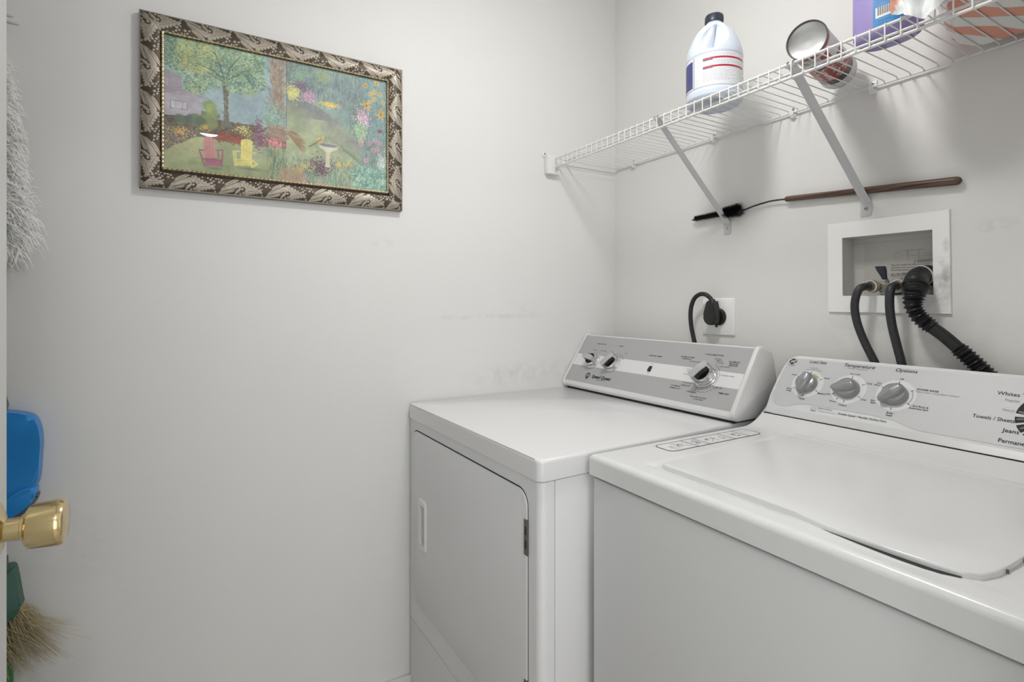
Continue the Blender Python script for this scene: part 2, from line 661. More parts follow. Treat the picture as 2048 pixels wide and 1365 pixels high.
# ================================================================== DRYER
TH = R(1.2)
dryer = thing('clothes_dryer', 'white front-loading clothes dryer beside the left wall, grey control console', 'dryer', (0.020, -0.838, 0), TH)
# work top with soft rounded edge
def arc_pts(cx, cy, r, a0, a1, n=6):
    return [(cx + r * math.cos(R(a0 + (a1 - a0) * k / n)), cy + r * math.sin(R(a0 + (a1 - a0) * k / n))) for k in range(n + 1)]


top_poly = arc_pts(-0.010 + .009, .009, .009, 180, 270) + arc_pts(.688 - .016, .016, .016, 270, 360) + [(0.688, 0.712), (-0.010, 0.712)]
bm = prism(top_poly, 0.872, 0.915, 0.008, 4)
obj('top_panel', bm, M['enamel'], dryer, 50)
obj('cabinet', box(-0.007, 0.684, 0.0405, 0.70, 0.02, 0.8695, 0.002), M['enamel_side'], dryer)
# front wrap: upper frame and lower access panel
bm = prism([(-0.009, 0.038)] + [(-0.009 + 0.004 - 0.004 * math.cos(R(a)), 0.004 + 0.004 - 0.004 * math.sin(R(a))) for a in range(0, 91, 15)]
           + [(0.685 - 0.016 + 0.016 * math.sin(R(a)), 0.004 + 0.016 - 0.016 * math.cos(R(a))) for a in range(0, 91, 15)] + [(0.685, 0.038)], 0.2645, 0.8695, 0.003)
front_panel = obj('front_panel', bm, M['enamel_side'], dryer)
bm = prism([(-0.009, 0.038)] + [(-0.009 + 0.004 - 0.004 * math.cos(R(a)), 0.004 + 0.004 - 0.004 * math.sin(R(a))) for a in range(0, 91, 15)]
           + [(0.685 - 0.016 + 0.016 * math.sin(R(a)), 0.004 + 0.016 - 0.016 * math.cos(R(a))) for a in range(0, 91, 15)] + [(0.685, 0.038)], 0.03, 0.2615, 0.004)
obj('lower_panel', bm, M['enamel_side'], dryer)
obj('kick_plate', box(0.02, 0.668, 0.03, 0.06, 0.0, 0.028), M['seam'], dryer)


def xz(bm_poly, y0, y1, bev=0, seg=3):
    """prism drawn in (x, z), extruded from y0 (back) to y1 (front, smaller y)"""
    bm = prism([(x, z) for x, z in bm_poly], 0, 1, 0)
    for v in bm.verts:
        x, z, k = v.co
        v.co = Vector((x, y0 + (y1 - y0) * k, z))
    if bev:
        es = [e for e in bm.edges if all(abs(v.co.y - y1) < 1e-6 for v in e.verts)]
        bmesh.ops.bevel(bm, geom=es, offset=bev, segments=seg, profile=0.5, affect='EDGES')
    return bm


# dark reveal behind the door, then the door
gasket = obj('door_gasket', xz(rrect(0.0155, 0.6435, 0.329, 0.8435, 0.034), 0.010, 0.0036), M['seam'], dryer)
HX0, HX1, HZ0, HZ1 = 0.068, 0.128, 0.505, 0.655
outer = rrect(HX0, HX1, HZ0, HZ1, 0.012, 4)
inner = rrect(HX0 + 0.015, HX1 - 0.011, HZ0 + 0.018, HZ1 - 0.018, 0.006, 4)


def boolean_cut(o, cutter_bm):
    cm = bpy.data.meshes.new('cut')
    bmesh.ops.recalc_face_normals(cutter_bm, faces=cutter_bm.faces)
    cutter_bm.to_mesh(cm)
    c = bpy.data.objects.new('cut', cm)
    COL.objects.link(c)
    c.parent = o.parent
    md = o.modifiers.new('b', 'BOOLEAN')
    md.object = c
    md.operation = 'DIFFERENCE'
    md.solver = 'EXACT'
    bpy.context.view_layer.update()
    me = bpy.data.meshes.new_from_object(o.evaluated_get(bpy.context.evaluated_depsgraph_get()))
    o.modifiers.clear()
    o.data = me
    bpy.data.objects.remove(c)
    bpy.data.meshes.remove(cm)


ddoor = obj('door', xz(rrect(0.0172, 0.6415, 0.331, 0.8405, 0.032, 8), 0.006, 0.0010, 0.0022), M['enamel_side'], dryer)
for part_ in (ddoor, gasket, front_panel):
    boolean_cut(part_, xz(rrect(HX0 + 0.004, HX1 - 0.004, HZ0 + 0.004, HZ1 - 0.004, 0.010, 4), 0.026, -0.02))


def ring_bm(outer, inner, y_out, y_lip, y_in):
    n = len(outer)
    V = [(x, y_out, z) for x, z in outer] + [(x + (a - x) * .35, y_lip, z + (b - z) * .35) for (x, z), (a, b) in zip(outer, inner)] + [(x, y_lip + .0006, z) for x, z in inner] + [(x + .001, y_in, z) for x, z in inner]
    F = []
    for L in range(3):
        for i in range(n):
            j = (i + 1) % n
            F.append((L * n + i, L * n + j, (L + 1) * n + j, (L + 1) * n + i))
    F.append(tuple(3 * n + i for i in range(n)))
    return V, F


o_ = obj('door_handle', ring_bm(outer, inner, 0.0015, -0.0045, 0.0230), M['console_white'], ddoor, 30)
for z in (0.7485, 0.425):
    bm = bmesh.new()
    bx(bm, 0.6330, 0.6455, -0.0010, 0.004, z - 0.036, z + 0.036, 0.001, 1)
    hg = obj('hinge', bm, M['hinge'], ddoor)
    bm = bmesh.new()
    bx(bm, 0.6385, 0.6425, -0.0017, -0.0008, z + 0.006, z + 0.022)
    bx(bm, 0.6385, 0.6425, -0.0017, -0.0008, z - 0.022, z - 0.006)
    obj('hinge_slot', bm, M['seam'], ddoor)

# control console
CX0, CX1 = -0.002, 0.693
prof = [(0.603, 0.9195), (0.592, 0.9235), (0.5865, 0.932), (0.5880, 0.9450), (0.6905, 1.0976), (0.6945, 1.1025), (0.700, 1.1035), (0.741, 1.090), (0.7475, 1.086), (0.757, 1.056), (0.7615, 1.02), (0.7615, 0.9195)]
bm = bmesh.new()
a = [bm.verts.new((CX0, y, z)) for y, z in prof]
b = [bm.verts.new((CX1, y, z)) for y, z in prof]
n = len(prof)
for i in range(n):
    bm.faces.new((a[i], b[i], b[(i + 1) % n], a[(i + 1) % n]))
f1 = bm.faces.new(a)
f2 = bm.faces.new(list(reversed(b)))
bmesh.ops.bevel(bm, geom=list(f1.edges) + list(f2.edges), offset=0.0045, segments=3, profile=0.5, affect='EDGES')
console = obj('control_console', bm, M['console_white'], dryer)
cap_prof = [(0.600, 0.9200), (0.5875, 0.9245), (0.5825, 0.932), (0.5825, 0.945), (0.6855, 1.0990), (0.6895, 1.1045), (0.696, 1.1075), (0.703, 1.1070), (0.742, 1.0940), (0.750, 1.0880), (0.760, 1.057), (0.7645, 1.02), (0.7645, 0.9200)]
for xa, xb, bv in ((0.6850, 0.6985, 0.0045), (-0.0030, 0.0020, 0.0018)):
    bm = bmesh.new()
    a = [bm.verts.new((xa, y, z)) for y, z in cap_prof]
    b = [bm.verts.new((xb, y, z)) for y, z in cap_prof]
    n = len(cap_prof)
    for i in range(n):
        bm.faces.new((a[i], b[i], b[(i + 1) % n], a[(i + 1) % n]))
    f1 = bm.faces.new(a)
    f2 = bm.faces.new(list(reversed(b)))
    bmesh.ops.bevel(bm, geom=list(f1.edges) + list(f2.edges), offset=bv, segments=3, profile=0.5, affect='EDGES')
    obj('end_cap', bm, M['console_white'], console, 50)
obj('console_gap', box(0.004, 0.686, 0.600, 0.755, 0.9145, 0.9205), M['seam'], dryer)
FM = Matrix(((1, 0, 0, 0), (0, 0.104 / 0.18666, -0.155 / 0.18666, 0.588), (0, 0.155 / 0.18666, 0.104 / 0.18666, 0.945), (0, 0, 0, 1)))


def on_face(d, FMx, lift):
    return FMx @ Matrix.Translation((0, 0, lift))


def shift(vf, z):
    return [(v[0], v[1], z) for v in vf[0]], vf[1]


obj('console_face', prism(rrect(0.0030, 0.6835, 0.001, 0.1872, 0.0015), -0.002, 0.0006, 0), [M['console_grey']], console, M4=FM)
obj('white_band', flat_rect(0.344, 0.0868, 0.679, 0.0455), M['console_band'], console, M4=on_face(None, FM, 0.00075))
K1, K2, K3 = (0.1045, 0.087), (0.2035, 0.087), (0.5735, 0.0885)
D = 0.0058
items = [("FABRIC SELECTOR", 0.104, 0.1561, D, 'C', .1, .012), ("DELICATE", 0.0844, 0.1296, 0.0045), ("OTHER FABRICS", 0.129, 0.1297, 0.0042),
         ("SIGNAL", 0.204, 0.1556, D, 'C', .1, .012), ("OFF", 0.1748, 0.1302, 0.0045), ("LOUD", 0.241, 0.1299, 0.0048),
         ("EXTENDED TUMBLE", 0.3666, 0.1326, D, 'C', .1, .012), ("ON", 0.3695, 0.1035, 0.0042), ("OFF", 0.3695, 0.0705, 0.0042),
         ("CYCLE SELECTION", 0.5718, 0.1563, 0.0072, 'C', .15, .012),
         ("AUTOMATIC PERM", 0.4862, 0.1408, D, 'C', .1, .012), ("PRESS/KNITS", 0.4862, 0.1346, D, 'C', .1, .012),
         ("MORE DRY", 0.5880, 0.1450, 0.0045, 'C', .1), ("NEAR DRY", 0.5952, 0.1393, 0.0045, 'C', .1), ("LESS DRY", 0.6029, 0.1333, 0.0045, 'C', .1), ("COOL DOWN", 0.6175, 0.1230, 0.0048, 'C', .1),
         ("AUTOMATIC", 0.6415, 0.1407, D, 'C', .1, .015), ("REGULAR/", 0.6418, 0.1350, D, 'C', .1, .015), ("DELICATE", 0.6418, 0.1292, D, 'C', .1, .015),
         ("EXTENDED TUMBLE", 0.6375, 0.0975, 0.0046, 'C', .1), ("MAX DRY", 0.6270, 0.0598, 0.0048, 'C', .1, .01), ("TIMED DRY", 0.6465, 0.0456, 0.0064, 'C', .1, .02),
         ("PUSH KNOB TO START", 0.5761, 0.0229, 0.0052, 'C', .1, .015), ("& TURN RIGHT", 0.5787, 0.0167, 0.0050, 'C', .1, .01),
         ("AUTOMATIC", 0.4887, 0.0456, D, 'C', .1, .01), ("WRINKLE OUT", 0.4895, 0.0383, D, 'C', .1, .01),
         ("COOL DOWN", 0.5225, 0.0600, 0.0046, 'C', .1), ("WRINKLE OUT", 0.5215, 0.0512, 0.0048, 'C', .1, .01), ("COOL DOWN", 0.5475, 0.0350, 0.0050, 'C', .1, .01),
         ("COOL DOWN", 0.5155, 0.1028, 0.0044, 'C', .1), ("LESS DRY", 0.5150, 0.0960, 0.0044, 'C', .1), ("MORE DRY", 0.5100, 0.0861, 0.0044, 'C', .1), ("EXTENDED TUMBLE", 0.5190, 0.1285, 0.0046, 'C', .1),
         ("70", 0.6124, 0.0565, 0.0042), ("60", 0.6047, 0.0496, 0.0042), ("50", 0.5969, 0.0441, 0.0042), ("40", 0.5879, 0.0405, 0.0042), ("30", 0.578, 0.0393, 0.0042), ("20", 0.5685, 0.0395, 0.0042), ("10", 0.5578, 0.0420, 0.0042)]
vf = [text_mesh(items)]
for k in range(6):
    a = 128 - k * 19
    r = 0.0345 + 0.0012 * k
    vf.append(flat_rect(K2[0] + r * math.cos(R(a)), K2[1] + r * math.sin(R(a)), 0.0075, 0.0005 + 0.00028 * k, R(a)))
vf.append(flat_arc(K2[0], K2[1], 0.0300, 0.0306, 30, 132))
for a in (72, 110):
    vf.append(flat_rect(K1[0] + 0.034 * math.cos(R(a)), K1[1] + 0.034 * math.sin(R(a)), 0.006, 0.0006, R(a)))
vf.append(flat_arc(K3[0], K3[1], 0.0400, 0.0405, -165, 62, n=48))
for a in (68, 60, 52, 44, 34, 20, -36, -48, -58, -68, -78, -88, -98, -108, -112, -148, -158, 150, 160, 170):
    vf.append(flat_rect(K3[0] + 0.0418 * math.cos(R(a)), K3[1] + 0.0418 * math.sin(R(a)), 0.0035, 0.0006, R(a)))
for a, L in ((70, 0.018), (-38, 0.016), (-140, 0.018), (-110, 0.009)):
    vf.append(flat_rect(K3[0] + (0.041 + L / 2) * math.cos(R(a)), K3[1] + (0.041 + L / 2) * math.sin(R(a)), L, 0.0006, R(a)))
obj('lettering', join(*vf), M['ink'], console, M4=on_face(None, FM, 0.0009))
# maker's mark: a Q around a small crown stem, and the name
vf = [text_mesh([("Speed Queen", 0.1805, 0.0294, 0.0165, 'C', 0.18, 0.035, 1.02), ("COMMERCIAL HEAVY DUTY", 0.184, 0.0192, 0.0042, 'C', 0.1, 0.0, 0.9)]),
      flat_arc(0.1118, 0.0300, 0.0072, 0.0106, 0, 360, n=32), flat_rect(0.1115, 0.0235, 0.0042, 0.0135), flat_rect(0.1115, 0.0168, 0.0075, 0.0026), flat_rect(0.1103, 0.0335, 0.0014, 0.0075), flat_rect(0.1130, 0.0335, 0.0014, 0.0075)]
obj('maker_logo', join(*vf), M['ink'], console, M4=on_face(None, FM, 0.0009))


def dryer_knob(c, r, rot, h):
    """chrome skirted knob: round body with a finger grip standing across a black recessed face"""
    Mk = FM @ Matrix.Translation((c[0], c[1], 0.001)) @ Matrix.Rotation(R(rot), 4, 'Z')
    k = obj('knob', lathe_vf([(r * 1.12, 0), (r * 1.14, 0.002), (r * 1.05, 0.0045), (r * 0.99, 0.006), (r * 0.95, h * 0.62), (r * 0.90, h * 0.72), (r * 0.80, h * 0.74), (r * 0.78, h * 0.60), (0.001, h * 0.60)], 40),
            M['chrome'], console, M4=Mk)
    obj('knob_recess', prism([(r * 0.77 * math.cos(R(q)), r * 0.77 * math.sin(R(q))) for q in range(0, 360, 12)], h * 0.60, h * 0.615), M['black_plastic'], k)
    # grip: a tall bar across the knob with black scooped finger pads on both long sides
    P = smooth_poly([(-r * 0.98, -r * 0.34), (0, -r * 0.40), (r * 0.98, -r * 0.30), (r * 1.03, 0), (r * 0.98, r * 0.30), (0, r * 0.40), (-r * 0.98, r * 0.34), (-r * 1.03, 0)], 3)
    bm = prism(P, h * 0.3, h * 1.34, 0.0014, 3)
    P2 = smooth_poly([(-r * 0.74, -r * 0.40), (0, -r * 0.50), (r * 0.74, -r * 0.38), (r * 0.80, 0), (r * 0.74, r * 0.38), (0, r * 0.50), (-r * 0.74, r * 0.40), (-r * 0.80, 0)], 3)
    obj('finger_pad', prism(P2, h * 0.5, h * 1.22, 0.002, 2), M['black_plastic'], k)
    g = obj('finger_grip', bm, M['satin'], k)
    bm = bmesh.new()
    return k


dryer_knob(K1, 0.0255, -10, 0.026)
dryer_knob(K2, 0.0265, 55, 0.026)
obj('dial_skirt', lathe_vf([(0.0355, 0), (0.0355, 0.003), (0.0335, 0.005), (0.001, 0.005)], 48), M['satin'], console, M4=on_face(None, FM, 0.0015) @ Matrix.Translation((K3[0], K3[1], 0)))
dryer_knob(K3, 0.0285, 55, 0.032)
bm = bmesh.new()
bx(bm, -0.0062, 0.0062, -0.0095, 0.0095, -0.001, 0.0012, 0.0005, 1)
bx(bm, -0.0045, 0.0045, -0.0075, 0.0015, 0.001, 0.0045, 0.0006, 1)
obj('rocker_switch', bm, M['black_plastic'], console, M4=on_face(None, FM, 0.001) @ Matrix.Translation((0.3682, 0.0870, 0)))

# ================================================================== WASHER
washer = thing('washing_machine', 'white top-loading washing machine right of the dryer, silver console with three grey dials', 'washing machine', (0.725, -0.715, 0), 0)
WW, WD = 0.686, 0.553
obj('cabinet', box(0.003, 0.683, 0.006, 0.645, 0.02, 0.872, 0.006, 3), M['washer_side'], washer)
obj('top_gap', box(0.006, 0.680, 0.010, 0.64, 0.871, 0.877), M['seam'], washer)


def sstep(a, b, x):
    t = np.clip((x - a) / (b - a), 0, 1)
    return t * t * (3 - 2 * t)


def edge_coords(a, b, r, n):
    e = r * (1 - np.cos(np.linspace(0, PI / 2, 8)))
    return np.concatenate([a + e[:-1], np.linspace(a + r, b - r, n), (b - e[:-1])[::-1]])


xs = edge_coords(0, WW, 0.011, 150)
r_ = 0.011
e = r_ * (1 - np.cos(np.linspace(0, PI / 2, 8)))
ys = np.concatenate([e[:-1], np.linspace(r_, WD + 0.02, 150)])
X, Y = np.meshgrid(xs, ys)
Hh = np.full_like(X, 0.918)
d = np.minimum(np.minimum(X, WW - X), Y)
q = np.clip(r_ - d, 0, r_)
Hh -= r_ - np.sqrt(np.clip(r_ ** 2 - q ** 2, 0, None))
up = np.clip((Y - 0.475) / (WD - 0.475), 0, 1.3)
Hh += 0.027 * up ** 2
# shallow moat round the lid
Hh -= 0.003 * sstep(0.105, 0.122, X) * (1 - sstep(0.615, 0.635, X)) * sstep(0.038, 0.054, Y) * (1 - sstep(0.42, 0.45, Y)) * (1 - 0.6 * sstep(0.35, 0.42, X))
XYZ = np.stack([X, Y, Hh], -1)
# skirt down the three visible sides
me = grid_mesh('top_panel', XYZ)
deck = obj('top_panel', me, M['washer_enamel'], washer)
outline = [(0, WD + .02)] + [(0, y) for y in np.linspace(WD, r_, 12)] + [(r_ * (1 - math.cos(R(a))) if False else 0.0, 0.0) for a in (0,)] + [(x, 0) for x in np.linspace(r_, WW - r_, 20)] + [(WW, 0)] + [(WW, y) for y in np.linspace(r_, WD, 12)] + [(WW, WD + .02)]
V, F = [], []
for i, (x, y) in enumerate(outline):
    upv = max(0, (y - 0.475) / (WD - 0.475))
    ztop = 0.918 - r_ + 0.027 * upv ** 2
    V += [(x, y, 0.8765), (x, y, ztop)]
for i in range(len(outline) - 1):
    F.append((2 * i, 2 * i + 2, 2 * i + 3, 2 * i + 1))
obj('top_skirt', (V, F), M['washer_enamel'], washer, 60)

# lid
LP = [(0.134, 0.463), (0.1325, 0.30), (0.1325, 0.10), (0.133, 0.070), (0.139, 0.0585), (0.155, 0.0555), (0.32, 0.0535), (0.395, 0.0508), (0.416, 0.0475), (0.430, 0.0430), (0.448, 0.0410),
      (0.52, 0.0410), (0.562, 0.0428), (0.584, 0.0480), (0.600, 0.0610), (0.6065, 0.085), (0.608, 0.13), (0.608, 0.30), (0.606, 0.463)]
bm = prism(LP, 0.9135, 0.9245, 0.0035, 4)
lid = obj('lid', bm, M['washer_enamel'], washer, 50)
for y in (0.105, 0.155):
    obj('lid_bumper', box(0.6060, 0.6095, y - 0.0012, y + 0.0012, 0.9165, 0.9215, 0.0006, 1), M['grey_rubber'], lid)
bm = prism([(0.134, 0.4645), (0.606, 0.4645), (0.610, 0.492), (0.130, 0.492)], 0.915, 0.9235, 0.003, 3)
obj('hinge_cover', bm, M['washer_enamel'], washer, 50)

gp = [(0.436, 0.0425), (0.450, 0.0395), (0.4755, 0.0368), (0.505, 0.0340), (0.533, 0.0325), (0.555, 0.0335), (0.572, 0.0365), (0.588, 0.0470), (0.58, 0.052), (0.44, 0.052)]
obj('grip_shade', flat_poly(gp, 0.91835), M['seam'], washer)  # flat black patch: shade of the gap under the lid lip, painted on
# instruction decal on the deck, left of the lid
decal = obj('instruction_decal', flat_poly(rrect(0.026, 0.078, 0.150, 0.448, 0.014), 0.9186), M['ring_white'], washer)
vf = []
o1, o2 = rrect(0.026, 0.078, 0.150, 0.448, 0.014), rrect(0.0275, 0.0765, 0.1515, 0.4465, 0.0128)
n = len(o1)
vf.append(([(x, y, 0) for x, y in o1] + [(x, y, 0) for x, y in o2], [(i, (i + 1) % n, n + (i + 1) % n, n + i) for i in range(n)]))
obj('decal_border', join(*vf), M['ink'], decal, M4=Matrix.Translation((0, 0, 0.9189)))
vf = [flat_rect(0.052, yy, 0.047, 0.006, 0) for yy in (0.232, 0.268, 0.352, 0.402)]
for k in range(26):
    yy = random.choice([0.165, 0.175, 0.185, 0.195, 0.206, 0.215, 0.245, 0.255, 0.375, 0.385, 0.42, 0.43])
    vf.append(flat_rect(random.uniform(0.038, 0.066), yy, random.uniform(0.008, 0.02), 0.0012, random.uniform(-.2, .2)))
obj('decal_print', join(*vf), M['decal_grey'], decal, M4=Matrix.Translation((0, 0, 0.9190)))
vf = []
for cy, m_ in ((0.290, 'red'), (0.312, 'dark'), (0.334, 'dark'), (0.250, 'dark'), (0.382, 'dark'), (0.2, 'dark')):
    for k in range(5):
        vf.append(flat_rect(0.054 + random.uniform(-.010, .010), cy + random.uniform(-.005, .005), random.uniform(.003, .007), random.uniform(.002, .0035), random.uniform(0, 3), z=k * 1e-5))
obj('decal_pictograms', join(*vf), mat('decal_brown', (0.34, 0.25, 0.23), 0.5), decal, M4=Matrix.Translation((0, 0, 0.9191)))

# console: face leans back; origin at lower left of the face
L = math.hypot(0.102, 0.140)
WM = Matrix(((1, 0, 0, 0), (0, 0.102 / L, -0.140 / L, 0.553), (0, 0.140 / L, 0.102 / L, 0.945), (0, 0, 0, 1)))
CO = [(0.008, -0.0005)] + [(0.0075, 0.05), (0.009, 0.10), (0.0125, 0.135)] + [(0.0135 + 0.026 - 0.026 * math.cos(R(a)), 0.145 + 0.0275 * math.sin(R(a))) for a in (15, 35, 55, 75, 90)]
CO = CO + [(0.686 - x, y) for x, y in reversed(CO)]
# body: outline on the face extruded backwards to a vertical rear plane
Minv = WM.inverted()
bm = bmesh.new()
front = [bm.verts.new((WM @ Vector((x, y, 0.0)))) for x, y in CO]
mid = []
for x, y in CO:
    p = WM @ Vector((x, y, 0.0))
    cx = 0.343
    g = 1.0 if abs(x - cx) < 0.3 else 1.0
    sx = -0.006 if x < cx else 0.006
    mid.append(bm.verts.new((p.x + sx, min(0.665, p.y + 0.05), p.z - 0.004 * (1 if y > 0.05 else 0))))
back = []
for x, y in CO:
    p = WM @ Vector((x, y, 0.0))
    back.append(bm.verts.new((p.x, 0.672, p.z - 0.006 * (1 if y > 0.05 else 0))))
n = len(CO)
for A_, B_ in ((front, mid), (mid, back)):
    for i in range(n):
        bm.faces.new((A_[i], A_[(i + 1) % n], B_[(i + 1) % n], B_[i]))
ff = bm.faces.new(front)
bm.faces.new(list(reversed(back)))
bmesh.ops.bevel(bm, geom=list(ff.edges), offset=0.005, segments=4, profile=0.5, affect='EDGES')
wcon = obj('control_console', bm, M['washer_enamel'], washer, 50)
obj('console_gap', box(0.010, 0.676, 0.5515, 0.66, 0.9425, 0.9465), M['seam'], washer)
FP = [(0.0235, 0.1645), (0.0185, 0.150), (0.0155, 0.12), (0.0140, 0.08), (0.0150, 0.052), (0.0215, 0.036), (0.033, 0.0275), (0.052, 0.0245), (0.066, 0.0285), (0.080, 0.0365), (0.100, 0.0405),
      (0.16, 0.0405), (0.24, 0.0400), (0.268, 0.0385), (0.290, 0.0365), (0.308, 0.0315), (0.325, 0.0255), (0.345, 0.0232), (0.640, 0.0232), (0.660, 0.030), (0.669, 0.05), (0.669, 0.14), (0.663, 0.1645)]
obj('console_face', flat_poly(FP), M['face_grey'], wcon, M4=on_face(None, WM, 0.0007))
obj('lower_trim', flat_poly([(0.030, 0.0005), (0.656, 0.0005), (0.656, 0.0170), (0.34, 0.0172), (0.322, 0.0182), (0.10, 0.0205), (0.055, 0.0190), (0.036, 0.0150)]), mat('console_trim_grey', (0.68, 0.685, 0.69), 0.3), wcon, M4=on_face(None, WM, 0.0005))
KW = [(0.0885, 0.0950), (0.1838, 0.0950), (0.2790, 0.0950)]
for c in KW:
    obj('dial_ring', lathe_vf([(0.0378, 0), (0.0376, 0.0003), (0.001, 0.0003)], 48), M['ring_white'], wcon, M4=WM @ Matrix.Translation((c[0], c[1], 0.0007)))
GI = 0.25
items = [("Load Size", 0.094, 0.1580, 0.0108, 'C', GI, .006), ("Temperature", 0.1885, 0.1577, 0.0120, 'C', GI, .006, 1.05), ("Options", 0.2838, 0.1577, 0.0118, 'C', GI, .006, 1.08),
         ("Super", 0.0487, 0.1163, 0.0060), ("Small", 0.1292, 0.1163, 0.0060), ("Medium", 0.1305, 0.0735, 0.0060, 'C', 0, .01), ("Large", 0.0900, 0.0532, 0.0060, 'C', 0, .01), ("Extra", 0.0497, 0.0757, 0.0060, 'C', 0, .01), ("Large", 0.0499, 0.0702, 0.0060, 'C', 0, .01),
         ("Tap Cold", 0.1861, 0.1360, 0.0060), ("Cold", 0.2221, 0.1157, 0.0060, 'C', 0, .006), ("Cool", 0.2220, 0.0740, 0.0060, 'C', 0, .006), ("Colors", 0.1842, 0.0527, 0.0064, 'C', 0, .012), ("Warm", 0.1600, 0.0585, 0.0060, 'C', 0, .01), ("Hot", 0.1458, 0.0757, 0.0060, 'C', 0, .01),
         ("Off", 0.2811, 0.1360, 0.0058), ("2nd", 0.2412, 0.1202, 0.0058), ("Rinse", 0.2392, 0.1150, 0.0058), ("Ext.", 0.2408, 0.0757, 0.0060, 'C', 0, .01), ("Spin", 0.2422, 0.0702, 0.0060, 'C', 0, .01), ("Auto", 0.2795, 0.0520, 0.0064, 'C', 0, .015), ("Soak", 0.2797, 0.0463, 0.0064, 'C', 0, .015),
         ("POWER RINSE", 0.3325, 0.1160, 0.0060, 'C', .12, .012), ("+ 2nd Rinse &", 0.3265, 0.0762, 0.0058, 'C', .1, .006), ("Extended Spin", 0.3270, 0.0708, 0.0058, 'C', .1, .006),
         ("Variable Speed \u2022 Flexible Clothes Care", 0.2295, 0.0306, 0.0063, 'C', 0.0, .01, 1.0),
         ("Whites", 0.4575, 0.1290, 0.0110, 'C', 0, .004), ("Towels / Sheets", 0.4450, 0.0742, 0.0106, 'C', 0, .006, .90), ("Jeans", 0.4735, 0.0538, 0.0112, 'C', 0, .008), ("Permanent Press", 0.4520, 0.0325, 0.0115, 'L', 0, .008, 1.0)]
items = items[:-1] + [("Permanent Press", 0.4590, 0.0325, 0.0112, 'L', 0, .008, .92)]
vf = [text_mesh(items)]
for c in KW:
    for a in (90, 30, -30, -90, -150, 150):
        vf.append(flat_rect(c[0] + 0.0322 * math.cos(R(a)), c[1] + 0.0322 * math.sin(R(a)), 0.0062, 0.0013, R(a)))
vf.append(flat_rect(KW[1][0] + 0.0322 * math.cos(R(-120)), KW[1][1] + 0.0322 * math.sin(R(-120)), 0.0062, 0.0013, R(-120)))
obj('lettering', join(*vf), M['ink'], wcon, M4=on_face(None, WM, 0.00112))
items = [("PreciseFill", 0.0906, 0.1402, 0.0046), ("Auto Load Sensing", 0.0913, 0.1352, 0.0050), ("Perfect Temp Select", 0.188, 0.1502, 0.0052, 'C', .15), ("Select when using Fabric Softener", 0.3500, 0.1106, 0.0052, 'C', .15, 0, 1.05),
         ("Regular", 0.4650, 0.1162, 0.0070), ("Heavy", 0.4630, 0.0953, 0.0070), ("Light", 0.4763, 0.1330, 0.0070, 'L'), ("HydroWave", 0.1500, 0.0358, 0.0066, 'C', .15, .01), ("Advanced Wash System", 0.1560, 0.0287, 0.0042)]
b_o = rrect(0.1190, 0.1305, 0.0255, 0.0365, 0.001, 2)
b_i = rrect(0.1196, 0.1299, 0.0261, 0.0359, 0.0008, 2)
n = len(b_o)
vf = [text_mesh(items), ([(x, y, 0) for x, y in b_o] + [(x, y, 0) for x, y in b_i], [(i, (i + 1) % n, n + (i + 1) % n, n + i) for i in range(n)]), flat_rect(0.1248, 0.0315, 0.0095, 0.0006, 0.15), flat_rect(0.1248, 0.0275, 0.0095, 0.0016)]
obj('small_lettering', join(*vf), M['ink_grey'], wcon, M4=on_face(None, WM, 0.00110))
obj('green_mark', flat_arc(KW[0][0], KW[0][1], 0.0245, 0.0300, 42, 78), mat('green_print', (0.45, 0.50, 0.22), 0.5), wcon, M4=on_face(None, WM, 0.00108))
obj('red_mark', flat_arc(KW[2][0], KW[2][1], 0.0302, 0.0330, -28, 28), mat('rose_print', (0.55, 0.42, 0.44), 0.5), wcon, M4=on_face(None, WM, 0.00108))
# round monogram badge
gc = (0.0330, 0.1520)
MB_ = WM @ Matrix.Translation((gc[0], gc[1], 0.0008))
bad = obj('maker_badge', lathe_vf([(0.0108, 0), (0.0110, 0.0016), (0.0100, 0.0026), (0.0088, 0.0027), (0.001, 0.0027)], 40), M['chrome'], wcon, M4=MB_)
obj('badge_disc', flat_arc(0, 0, 0.0, 0.0086, 0, 360, 0.0029, 40), M['ink'], bad)
vf = [flat_arc(0, 0, 0.0078, 0.0083, a, a + 62, 0.0031, 8) for a in (14, 104, 194, 284)]
for a in (45, 135, 225, 315):
    vf.append(flat_arc(0.0058 * math.cos(R(a)), 0.0058 * math.sin(R(a)), 0.0009, 0.0015, a + 60, a + 300, 0.0031, 10))
vf.append(shift(text_mesh([("GE", 0.0, 0.0002, 0.0088, 'C', 0.35, 0.03)]), 0.0031))
obj('badge_monogram', join(*vf), M['ring_white'], bad)


